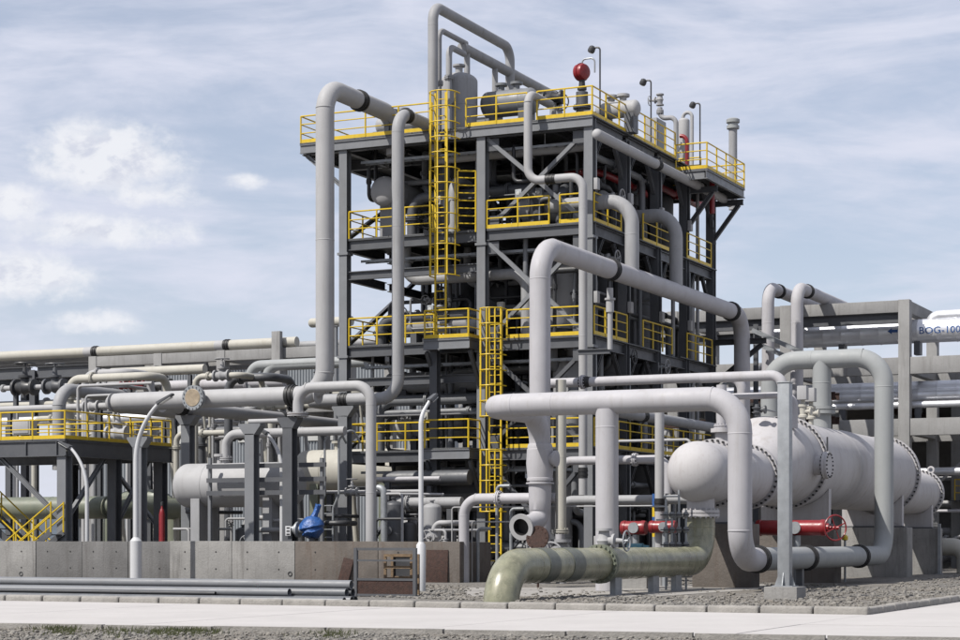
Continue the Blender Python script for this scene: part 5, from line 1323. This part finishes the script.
# manifold piping, deck by deck
rs = random.Random(31)
lv = [(0, z4, 'at ground level'), (z4, z3, 'above the lowest deck'), (z3, z2, 'above the third deck'), (z2, z1, 'above the second deck')]
mw_ = ((STEELL, 'grey'), (GREY, 'pale grey'), (STEEL, 'steel grey'), (STEELL, 'grey'), (STEELD, 'dark'))  # darker than the same pipes outside: interior shade put into the colour
cnt = 0
for (za, zb, where) in lv:
    grp = 'pipes inside the tower ' + where
    for k in range(9):
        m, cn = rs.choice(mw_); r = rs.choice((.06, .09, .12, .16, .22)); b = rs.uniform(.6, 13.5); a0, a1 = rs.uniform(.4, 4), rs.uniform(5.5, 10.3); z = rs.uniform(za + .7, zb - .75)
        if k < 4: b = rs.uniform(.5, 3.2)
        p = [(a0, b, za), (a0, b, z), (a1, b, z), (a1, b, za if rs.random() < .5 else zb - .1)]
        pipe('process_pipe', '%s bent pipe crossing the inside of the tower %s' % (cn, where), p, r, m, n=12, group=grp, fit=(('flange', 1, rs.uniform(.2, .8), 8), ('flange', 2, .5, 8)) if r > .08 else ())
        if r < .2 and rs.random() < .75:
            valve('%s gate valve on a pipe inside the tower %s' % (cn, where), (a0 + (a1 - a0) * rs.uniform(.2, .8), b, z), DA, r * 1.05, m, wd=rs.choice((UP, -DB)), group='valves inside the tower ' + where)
    for k in range(6):
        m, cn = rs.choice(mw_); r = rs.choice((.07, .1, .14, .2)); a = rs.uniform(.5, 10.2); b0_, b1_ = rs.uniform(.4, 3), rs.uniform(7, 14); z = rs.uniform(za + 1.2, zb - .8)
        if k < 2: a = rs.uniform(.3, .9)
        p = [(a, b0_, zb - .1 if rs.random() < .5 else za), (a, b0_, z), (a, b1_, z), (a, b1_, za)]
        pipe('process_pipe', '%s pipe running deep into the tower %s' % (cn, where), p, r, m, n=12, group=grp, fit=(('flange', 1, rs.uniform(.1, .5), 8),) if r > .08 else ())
    for k in range(7):
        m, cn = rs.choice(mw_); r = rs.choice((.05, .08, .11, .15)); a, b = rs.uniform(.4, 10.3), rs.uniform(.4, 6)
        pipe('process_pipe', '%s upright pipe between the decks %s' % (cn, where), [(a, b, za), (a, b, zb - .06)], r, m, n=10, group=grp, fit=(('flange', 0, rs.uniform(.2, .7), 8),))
    for k in range(3):                                        # instrument stands
        a, b = rs.uniform(.6, 10), rs.uniform(.35, .9)
        t = thing('instrument_stand', 'small instrument box on a thin stand %s of the tower' % where, 'instrument', W((a, b, za)), 'instrument stands inside the tower ' + where)
        tube('stand', (a, b, za), (a, b, za + 1.2), .03, GALV, t, 6); block('box', (a - .14, b - .1, za + 1.2), (a + .14, b + .1, za + 1.55), rs.choice((LGREY, CREAM, GALV)), t, .02)
        lathe_part('gauge', [(0, .07), (.04, .08), (.06, 0)], W((a, b - .1, za + 1.38)), -DB, GLASS, t, 12)
# second layer: tight pipework near the tower's front and side, cable trays, boxes
rs = random.Random(57)
mw2 = ((STEELL, 'grey'), (STEEL, 'steel grey'), (STEELD, 'dark'), (GREY, 'pale grey'), (STEELD, 'dark'))  # again shade-darkened paints, so the tower's inside stays dark
for (za, zb, where) in lv:
    for k in range(12):
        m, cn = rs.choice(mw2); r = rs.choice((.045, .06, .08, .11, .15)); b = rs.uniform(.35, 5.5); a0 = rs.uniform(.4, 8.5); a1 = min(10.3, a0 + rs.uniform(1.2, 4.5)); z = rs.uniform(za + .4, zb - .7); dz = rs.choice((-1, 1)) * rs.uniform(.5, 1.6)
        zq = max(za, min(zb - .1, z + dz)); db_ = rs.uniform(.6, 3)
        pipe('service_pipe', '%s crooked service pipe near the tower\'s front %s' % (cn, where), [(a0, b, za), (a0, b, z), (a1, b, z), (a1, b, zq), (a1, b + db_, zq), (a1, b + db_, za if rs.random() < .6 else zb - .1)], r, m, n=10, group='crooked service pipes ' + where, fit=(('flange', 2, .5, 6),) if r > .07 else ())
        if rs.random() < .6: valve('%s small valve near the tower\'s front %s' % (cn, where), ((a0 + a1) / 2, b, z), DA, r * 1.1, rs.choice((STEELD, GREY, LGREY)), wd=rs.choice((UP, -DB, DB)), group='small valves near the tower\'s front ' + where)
    for k in range(7):                                        # behind the side railing
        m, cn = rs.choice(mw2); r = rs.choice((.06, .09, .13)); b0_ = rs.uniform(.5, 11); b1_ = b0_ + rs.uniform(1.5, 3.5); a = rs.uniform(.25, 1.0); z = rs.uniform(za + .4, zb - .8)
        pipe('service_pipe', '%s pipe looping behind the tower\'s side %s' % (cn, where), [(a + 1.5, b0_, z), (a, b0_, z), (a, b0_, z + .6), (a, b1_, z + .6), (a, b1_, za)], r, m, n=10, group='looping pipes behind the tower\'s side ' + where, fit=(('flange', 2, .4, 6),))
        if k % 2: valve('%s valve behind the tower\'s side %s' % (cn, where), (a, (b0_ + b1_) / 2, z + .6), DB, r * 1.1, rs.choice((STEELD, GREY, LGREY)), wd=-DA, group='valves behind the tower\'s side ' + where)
    ty = thing('cable_tray', 'long cable tray hung under the ceiling %s of the tower' % where, 'cable tray', W((5, 1.0, zb - .9)))
    for b in (.55, .95): put('side_rail', ubar(GALV), frame(W((.4, b, zb - .85)), W((10.3, b, zb - .85)), .03, .1), ty)
    for k in range(24): put('rung', ubar(GALV), frame(W((.5 + k * .42, .57, zb - .87)), W((.5 + k * .42, .93, zb - .87)), .03, .03), ty)
    for a in (2.2, 6.5): tube('hanger', (a, .75, zb - .85), (a, .75, zb - .06), .02, GALV, ty, 6)
    for j, b in enumerate(BC[:4]):
        t = thing('junction_box', 'grey junction box on a column of the tower\'s side %s' % where, 'junction box', W((-.2, b, za + 1.3)), 'junction boxes on the tower\'s side ' + where)
        block('housing', (-.36, b - .14, za + 1.2), (-.2, b + .14, za + 1.65), LGREY, t, .02); tube('conduit', (-.26, b, za + 1.65), (-.26, b, zb - .6), .025, GALV, t, 6)
    for a, s_ in ((AC[0], 1), (AC[1], -1)):                     # gusset plates at the bracing
        for z in (za + .25, zb - .75): box('gusset_plate', (a + s_ * .19, -.02, z - .24), (a + s_ * .7, .01, z + .24), STEEL, tower)
for k, (b, r, zt_) in enumerate(((12.2, .1, 17.2), (13.1, .14, 13.2), (13.9, .08, 17.2), (12.7, .06, 9.0))):
    pipe('process_pipe', ('grey upright pipe at the tower\'s far corner reaching the top', 'stouter grey upright pipe at the tower\'s far corner', 'thin grey upright pipe at the tower\'s far corner', 'thin short upright pipe at the tower\'s far corner')[k], [(.35, b, 0), (.35, b, zt_)], r, GREY, n=12, fit=(('flange', 0, .3, 8), ('flange', 0, .62, 8)))
pipe('process_pipe', 'grey pipe slanting in view below the header towards the exchanger', T(ona(606, 410, -2.6)).B(716).d(z=-3), .2, GREY, fit=(('clamp', 0, .3), ('weld', 0, .6)), n=18, Rb=.5)
hh = -5.4
for (x0, x1, py, r, m, b, lab) in ((560, 668, 460, .155, WHITE, -5.4, 'white pipe crossing low behind the slim standpipe'), (560, 712, 500, .17, GREY, -4.0, 'grey pipe crossing near the ground behind the slim standpipe'), (616, 690, 440, .05, LGREY, -6.0, 'very thin pale pipe bending down beside the exchanger\'s round end')):
    P = T((onb(x0, py, b)[0], b, onb(x0 + 60, py, b)[2])); P = [(P.p[0][0], b, 0)] + P.p + P.A(x1).d(z=-1.2).p[1:]
    pipe('process_pipe', lab, P, r, m, n=16, fit=(('flange', 1, .7, 10),) if r > .1 else ())
# thin service line strung in front
sl = T((onb(452, 505, -7.5)[0], -7.5, 1.5 + 33 * 68.2 / F)).A(654).to(1.4)
pipe('service_line', 'thin pale service line strung past the open pipe end', [(sl.p[0][0], -7.5, 0)] + sl.p, .026, LGREY, n=8, Rb=.1)
sl2 = T((onb(472, 522, -7.4)[0], -7.4, 0)).U(522).A(527)
pipe('service_line', 'thin pale rail pipe left of the open pipe end', sl2.p + [(sl2.p[-1][0], -7.4, 0)], .026, LGREY, n=8, Rb=.1)
for px, zt_, lab in ((478, 1.9, 'short grey bent pipe standing beside the square white bend'), (497, 3.4, 'thin upright steel pipe by the lower ladder\'s foot'), (511, 2.6, 'thin upright pipe between the ladder and the open end')):
    a = onb(px, 560, -7.2)[0]; pipe('service_pipe', lab, [(a, -7.2, 0), (a, -7.2, zt_), (a - .5, -7.2, zt_)], .06, GALV, n=10, Rb=.15)

# red valves and manifold by the exchanger
def redvalve(lab, px0, px1, py, b, r, wheel=False):
    p0, p1 = onb(px0, py, b), onb(px1, py, b); L = p0[0] - p1[0]; t = thing('valve_actuator', lab, 'actuator', W((p1[0] + L / 2, b, 0)))
    lathe_part('cylinder', [(0, 0), (0, r), (.06, r * 1.08), (.14, r * 1.08), (.15, r), (L - .15, r), (L - .14, r * 1.08), (L - .06, r * 1.08), (L, r), (L, 0)], W(p0), -DA, RED, t, 24)
    lathe_part('gear_case', [(-r * 1.2, r * .8), (r * 1.2, r * .8)], W((p1[0] + L * .42, b, p0[2])), DB, GALV, t, 16)
    lathe_part('stem', [(0, r * .5), (p0[2] - r, r * .5)], W((p1[0] + L * .42, b, 0)), UP, GALV, t, 14)
    if wheel:
        put('handwheel', wheel_mesh(.40, RED, .028), frame(W(p1) - DA * .3, W(p1) - DA * .3 - (DA * .75 + DB * .66), 1, 1), t); lathe_part('shaft', [(0, r * .6), (.1, r * .6), (.12, .06), (.42, .06)], W(p1), -DA, RED, t, 14)
    return t
redvalve('long red actuator with a big red handwheel under the exchanger', 757, 826, 528, -9.4, .245, True)
redvalve('small red actuator behind the thick white standpipe', 622, 646, 528, -13.0, .21)
redvalve('red actuator lying beyond the slim standpipe', 650, 676, 527, -10.5, .19)
rs = random.Random(9)
for i, px in enumerate((666, 672, 679, 686)):
    b = -14.6 + i * .1; a = onb(px, 540, b)[0]; zt_ = (2.7, 2.3, 3.0, 2.4)[i]
    t = thing('impulse_line', ('thin impulse pipe with small valves nearest the slim standpipe', 'second thin impulse pipe from the slim standpipe', 'third thin impulse pipe from the slim standpipe', 'thin impulse pipe next to the green pipe\'s flange')[i], 'pipe', W((a, b, 0)))
    tube('tube', (a, b, 0), (a, b, zt_), .035, GALV, t, 8)
    for k in range(4):
        z = .9 + k * .45; lathe_part('block_valve', [(-.09, .05), (-.05, .085), (.05, .085), (.09, .05)], W((a, b, z)), UP, STEELL, t, 10); tube('handle', (a - .14, b - .1, z), (a + .14, b - .1, z), .018, STEELD, t, 6)
    tube('cross_tube', (a, b, zt_ - .2), (a + .5, b, zt_ - .2), .025, GALV, t, 6)
bb_ = W((pw[0], pw[1], 0))
for k, (z, m, lab) in enumerate(((2.9, BLUEP, None), (2.5, YELLOW, None), (2.15, BLUEP, None))):
    pass
fl_ = thing('marker_post', 'thin post with blue and yellow bands behind the slim standpipe', 'marker post', W((pw[0] + .28, pw[1] + .3, 0)))
for z0_, z1_, m in ((0, 1.6, GALV), (1.6, 2.0, YELLOW), (2.0, 2.25, BLUEP), (2.25, 2.6, YELLOW), (2.6, 3.0, BLUEP)): tube('band', (pw[0] + .28, pw[1] + .3, z0_), (pw[0] + .28, pw[1] + .3, z1_), .075, m, fl_, 12)
pump = thing('water_pump', 'small turquoise pump behind the green pipe', 'pump', W((onb(637, 545, -13.5)[0], -13.5, 0)))
TURQ = mat('turquoise_paint', (.06, .24, .32), .45, var=.15, scale=4)
pa_ = onb(637, 545, -13.5)[0]; lathe_part('motor', [(0, 0), (0, .15), (.5, .15), (.52, .1), (.7, .08)], W((pa_ + .3, -13.5, 1.25)), -DA, TURQ, pump, 18); box('bedplate', (pa_ - .4, -13.75, .0), (pa_ + .4, -13.25, 1.1), CONC, pump)
# top of the exchanger: nozzle pipe, relief valves, small fittings
c = ona(715, 437, ta)
nzb = f1 + .75
pipe('process_pipe', 'white pipe standing on the exchanger\'s front channel', T((ta, nzb, zc + rc + .47)).U(385), .16, WHITE, fit=(('flange', 0, .06, 14),), n=18)
PX = T((ta + .2, f2 + 1.0, 6.55)); 
pipe('process_pipe', 'white cross pipe passing over the exchanger behind the square post', [(ta + 1.9, f2 + .9, 6.9), (ta - .9, f2 + .9, 6.9), (ta - .9, f2 + .9, 5.9)], .17, WHITE, n=18, Rb=.4)
pipe('process_pipe', 'white lower cross pipe over the exchanger', [(ta + 2.2, f2 + 1.6, 6.3), (ta - 1.1, f2 + 1.6, 6.3), (ta - 1.1, f2 + 1.6, 5.2)], .11, WHITE, n=16, Rb=.35)
for i, (px, lab) in enumerate(((757, 'little gauge cock on top of the exchanger\'s cone'), (803, 'beige relief valve on top of the exchanger by the big flange'), (811, 'beige relief valve on top of the exchanger behind the first one'))):
    b = ona(px, 420, ta)[1]
    t = thing('relief_valve', lab, 'valve', W((ta, b, zs + rs_ - .02))); h = .35 if i == 0 else .9
    lathe_part('body', [(0, .09), (h * .3, .09), (h * .3, .17), (h * .38, .17), (h * .42, .11), (h * .7, .13), (h * .72, .17), (h * .8, .17), (h * .85, .08), (h * 1.1, .07), (h * 1.12, 0)], W((ta, b, zs + rs_ - .03)), UP, CREAM if i else STEEL, t, 16)
    lathe_part('outlet', [(0, .08), (.25, .08), (.25, .14), (.3, .14)], W((ta, b, zs + rs_ + h * .5)), -DA, CREAM if i else STEEL, t, 12)
    if i: block('positioner', (ta - .2, b - .28, zs + rs_ + h * .95), (ta + .15, b + .05, zs + rs_ + h * 1.5), LGREY, t, .03)
tube_r = thing('handrail_line', 'thin pipe rail along the exchanger\'s crown', 'pipe', W((ta, f3, zs + rs_)))
tube('rail', (ta + .2, fc + .2, zs + rs_ + .28), (ta + .2, f3 + 1.2, zs + rs_ + .28), .03, STEELL, tube_r, 8)
for b in (fc + .3, f3 + 1.1): tube('stub', (ta + .2, b, zs + rs_ - .03), (ta + .2, b, zs + rs_ + .3), .03, STEELL, tube_r, 8)
pipe('conduit', 'thin grey conduit along the exchanger\'s far flank', [(ta + 1.0, f3 + 2, zs + 1.3), (ta + 1.0, f4 - .5, zs + 1.3)], .05, GREY, n=8)
# rear elbow of the exchanger and its galvanised stanchion
rb2 = ona(937, 540, ta - .6); re = T((ta - .1, f5 - .2, zc - rc + .05)).to(1.1).d(a=-.9)
pipe('process_pipe', 'pale green elbow under the exchanger\'s rear channel', [(ta - .1, f5 + .5, 2.6), (ta - .1, f5 + .5, 1.2), (ta - 1.9, f5 + .5, 1.2), (ta - 1.9, f5 + .5, 0)], .38, CREAM, fit=(('flange', 0, .3, 14), ('weld', 1, .5)), n=26, Rb=.6)
for px in (905, 926):
    b = f5 - 1.6; a = ta - 1.25 if px == 905 else ta - 1.15
mp_ = thing('steel_post', 'thin galvanised stanchion at the rear concrete pier', 'post', W((ta - 1.2, f5 - 1.65, 0))); put('shaft', ubar(GALV), frame(W((ta - 1.2, f5 - 1.65, 0)), W((ta - 1.2, f5 - 1.65, 2.2)), .12, .12), mp_); box('foot', (ta - 1.35, f5 - 1.8, 0), (ta - 1.05, f5 - 1.5, .03), GALV, mp_)
# small flushing taps and sacks on the gravel
yp = W(gnd(845, 556, .8)); tp = thing('hydrant_tap', 'little yellow topped tap pipe beside the white loop', 'tap', W((ona(845, 560, -10.4)[0], ona(845, 560, -10.4)[1], 0)))
tb_ = ona(845, 560, -10.4)[1]; tube('pipe_stem', (-10.4, tb_, 0), (-10.4, tb_, 1.5), .04, GALV, tp, 8); lathe_part('tap_head', [(0, .05), (.02, .11), (.14, .11), (.2, .04)], W((-10.4, tb_, 1.48)), UP, YELLOW, tp, 12)

# ================================================================== CLUTTER OF THE LEFT RACK
rs = random.Random(77)
for k in range(11):
    m, cn = rs.choice(((GREY, 'grey'), (LGREY, 'pale grey'), (CREAM, 'cream'), (WHITE, 'white'), (ALU, 'silver clad'))); r = rs.choice((.1, .14, .2, .28)); b = 27.5 + k * .4; z = 9.62 + r
    a0 = rs.uniform(20, 27); pipe('process_pipe', '%s pipe lying on the left rack\'s lower beams' % cn, [(a0, b, z), (rs.uniform(58, 64), b, z)], r, m, n=12, group='pipes on the left rack\'s lower beams', fit=(('flange', 0, rs.uniform(.3, .95), 10), ('flange', 0, rs.uniform(.3, .95), 10)))
for k in range(4):
    r = rs.choice((.15, .22, .3)); b = 28.2 + k * .95; pipe('process_pipe', 'grey pipe on the left rack\'s top behind the cream one', [(24, b, 12.56 + r), (62, b, 12.56 + r)], r, GREY, n=12, group='pipes on top of the left rack')
def line(lab, x0, x1, py, b, r, m, post, valves=(), ends=None, fit=()):
    p = T((onb(x0, py, b)[0], b, onb((x0 + x1) / 2, py, b)[2])).A(x1); z = p.p[0][2]
    pipe('process_pipe', lab, p, r, m, n=18, fit=fit, ends=ends)
    for px in post:
        a = onb(px, py, b)[0]; t = thing('pipe_support', 'steel post under the ' + lab, 'support', W((a, b, 0)), 'posts under the ' + lab); beam('column', (a, b, 0), (a, b, z - r - .02), .2, .2, STEEL, t); box('base_plate', (a - .2, b - .2, 0), (a + .2, b + .2, .04), STEEL, t)
    for (px, m2, rr_, lab2) in valves: valve(lab2, (onb(px, py, b)[0], b, z), DA, rr_, m2)
line('cream pipe with a round end by the left rack', 112, 205, 371, 18, .26, CREAM, (130, 190), ends=(0,))
line('pale line with two dark valves over the left platform', 2, 78, 387, 9, .13, LGREY, (16, 66), ((25, STEELD, .24, 'big dark valve on the pale line over the left platform'), (55, STEEL, .22, 'grey valve on the pale line over the left platform')), fit=(('flange', 0, .02, 10),))
line('thin line with red valves beside the cream round ended pipe', 112, 168, 385, 16, .1, GREY, (116, 164), ((126, RED, .13, 'red valve on the thin line behind the bridge pipe'), (139, RED, .13, 'second red valve on the thin line next to the cream pipe')))
line('white line behind the left platform\'s railing', -20, 120, 408, 6, .16, LGREY, (10, 100), ((92, LGREY, .16, 'white valve behind the left platform\'s railing'),))
line('silver line low behind the left platform', -20, 170, 420, 12, .24, ALU, (8, 150))
line('white line behind the bridge pipe', 165, 285, 384, 20, .3, WHITE, (175, 275), fit=(('flange', 0, .3, 12), ('flange', 0, .7, 12)))
line('grey line below the bridge pipe', 190, 300, 436, 14, .14, LGREY, (200, 290), ((240, STEEL, .16, 'grey valve on the line below the bridge pipe'),))
for (px, lab) in ((250, 'left one of two grey swan-neck pipes behind the bridge pipe'), (267, 'right one of two grey swan-neck pipes behind the bridge pipe')):
    b = 20; a = onb(px, 380, b)[0]; pipe('process_pipe', lab, T((a, b, 0)).U(366).d(a=-6), .28, GREYP, n=18, Rb=.7, fit=(('weld', 0, .9),))
c = onb(310, 323, 22); pipe('process_pipe', 'round ended cream pipe above the left rack beside the thick riser', T((onb(312, 323, 24)[0], 24, onb(312, 323, 24)[2])).A(352), .26, CREAM, n=18, ends=(0,), fit=(('shoe', 0, .6, 0.0),))
rs = random.Random(19)
for k in range(26):
    px = rs.uniform(-5, 300); b = rs.uniform(6, 25); m, cn = rs.choice(((GREY, 'grey'), (LGREY, 'pale grey'), (STEEL, 'steel grey'), (CREAM, 'cream'))); r = rs.choice((.07, .1, .14, .2))
    p0 = onb(px, rs.uniform(372, 436), b); L_ = rs.uniform(2.0, 5.5)
    pipe('process_pipe', '%s bent pipe among the left rack\'s pipework' % cn, [(p0[0], b, 0), (p0[0], b, p0[2]), (p0[0] - L_, b, p0[2]), (p0[0] - L_, b + rs.uniform(1, 3), p0[2]), (p0[0] - L_, b + 3, 0)], r, m, n=12, group='bent pipes among the left rack', fit=(('flange', 1, .3, 8), ('flange', 0, .9, 8)))
    if k % 2 == 0: valve('%s valve among the left rack\'s pipework' % cn, (p0[0] - L_ * .6, b, p0[2]), DA, r * 1.1, rs.choice((STEELD, GREY, LGREY)), group='valves among the left rack')
# ground level machines between wall and tower
for i, (px, b, h, r, m, lab) in enumerate(((394, -3.5, 3.0, .36, STEEL, 'dark grey pump barrel behind the wall right of the bent pipe'), (409, -2.8, 2.2, .30, STEEL, 'dark grey pump barrel left of the lamp'), (432, -3.0, 2.9, .36, GREY, 'grey pump barrel right of the lamp'), (243, -4.0, 2.0, .3, STEEL, 'dark pump barrel beneath the horizontal vessel'))):
    a = onb(px, 540, b)[0]; vvessel(lab, a, b, 0, h, r, m, n=24, name='pump_barrel')
line('grey manifold pipe over the pump barrels', 386, 462, 503, -2.2, .22, GREY, (398, 450), (), fit=(('flange', 0, .3, 10),))
line('dark manifold pipe below the lowest deck\'s edge', 388, 470, 478, -1.0, .3, STEEL, (430,), (), ends=(0,))
line('white pipe with a knobbed end under the lowest deck', 374, 440, 479, -2.6, .09, WHITE, (388,), ())
line('thin pale pipe under the lowest deck', 300, 420, 492, -3.4, .07, LGREY, (330,), ((352, GREY, .1, 'grey valve on the thin pale pipe under the lowest deck'),))
bq_ = onb(412, 500, -4.4); pipe('process_pipe', 'steel grey hooked pipe behind the wall beside the bent pipe', T((onb(378, 488, -5.2)[0], -5.2, onb(378, 488, -5.2)[2])).A(383).d(a=-.01).p[:1] + T((onb(372, 487, -5.2)[0], -5.2, onb(372, 487, -5.2)[2])).A(384).to(0).p[1:], .13, GALV, n=14, Rb=.4)
rs = random.Random(15)
for k in range(16):
    px = rs.uniform(185, 455); b = rs.uniform(-6.6, -2.0); a = onb(px, 540, b)[0]; m, cn = rs.choice(((GREY, 'grey'), (STEELD, 'dark'), (LGREY, 'pale'))); h = rs.uniform(1.8, 3.2); r = rs.choice((.05, .07, .1))
    pipe('service_pipe', '%s thin hooked pipe standing behind the wall' % cn, [(a, b, 0), (a, b, h), (a - rs.choice((-1, 1)) * rs.uniform(.6, 1.6), b, h), (a - .9, b + 1.6, h)], r, m, n=10, group='thin hooked pipes behind the wall')
    if k % 2 == 0: valve('%s small valve on a thin pipe behind the wall' % cn, (a, b, h * .75), UP, r * 1.2, m, wd=-DB, group='small valves behind the wall')

# ================================================================== ADDED SHADE SHELTER AND CLUTTER BEYOND THE RIGHT RACK
sh_ = thing('shade_shelter', 'added flat roofed shelter that darkens the space behind the right rack', 'shelter', W((-4, 36, 0)))  # unseen building added to block the sky and keep this space dark
block('roof', (-26, 35, 9.6), (16, 62, 10.3), CONCD, sh_, .03)
for a in (-20, -13.5, -7.0, -.5, 6, 12.5):
    for b in (35.6, 48): block('column', (a - .35, b - .35, 0), (a + .35, b + .35, 9.58), CONCR, sh_, .02)
block('back_wall', (-26, 61.5, 0), (16, 61.9, 9.58), CONCD, sh_, .02)
for k in range(6): beam('roof_beam', (-25 + k * 8, 35.2, 9.3), (-25 + k * 8, 61, 9.3), .5, .3, RUST if k % 2 else STEELD, sh_)
rs = random.Random(8)
for k in range(12):
    m, cn = rs.choice(((GREY, 'grey'), (LGREY, 'pale'), (ALU, 'silver'), (WHITE, 'white'))); b = rs.uniform(28, 44); z = rs.uniform(1.0, 6.0); a0 = rs.uniform(-22, -6)
    pipe('process_pipe', '%s pipe below the right rack' % cn, [(a0, b, 0), (a0, b, z), (a0 + rs.uniform(8, 16), b, z), (a0 + 16, b, 0)], rs.choice((.08, .12, .2)), m, n=12, group='pipes below the right rack', fit=(('flange', 1, rs.uniform(.1, .9), 8),))
    valve('%s valve among the pipes below the right rack' % cn, (a0 + rs.uniform(1, 7), b, z), DA, .14, m, group='valves below the right rack')
railing('yellow railing far under the right rack', [(-20, 34.5, 3.6), (-7, 34.5, 3.6)], step=1.6, toe=False)
wkw = thing('walkway', 'steel walkway behind the right rack carrying a yellow railing', 'walkway', W((-14, 34.8, 0)))
box('deck', (-20.2, 34.4, 3.55), (-6.8, 35.2, 3.6), GRATE, wkw)
for a in (-19.5, -13.4, -7.4): beam('post', (a, 34.8, 0), (a, 34.8, 3.54), .18, .18, STEEL, wkw)
for k in range(7):
    a = 1.0 + k * 2.6; b = 23 + rs.uniform(-2, 3); m, cn = rs.choice(((GREY, 'grey'), (LGREY, 'pale'), (STEEL, 'steel grey')))
    pipe('process_pipe', '%s upright pipe between tower and right rack' % cn, [(a, b, 0), (a, b, rs.uniform(6, 11)), (a, b + 6, 10.9)], rs.choice((.12, .2, .3)), m, n=14, group='upright pipes between tower and right rack')
RUSTB = RUST
for k, z in enumerate((8.6, 7.4)):
    o = thing('cable_bridge', ('rust brown cable bridge between tower and rack at the upper level', 'rust brown cable bridge between tower and rack at the lower level')[k], 'cable bridge', W((0, 24, 0)))
    for b in (24.4, 25.2): beam('side_beam', (-3.2, b, z), (12, b, z), .35, .15, RUST, o)
    for i in range(9): box('rung', (-3 + i * 1.8, 24.4, z - .03), (-2.9 + i * 1.8, 25.2, z + .03), RUST, o)
    for a in (-2.8, 11.5): beam('post', (a, 24.8, 0), (a, 24.8, z - .18), .25, .25, STEEL, o)
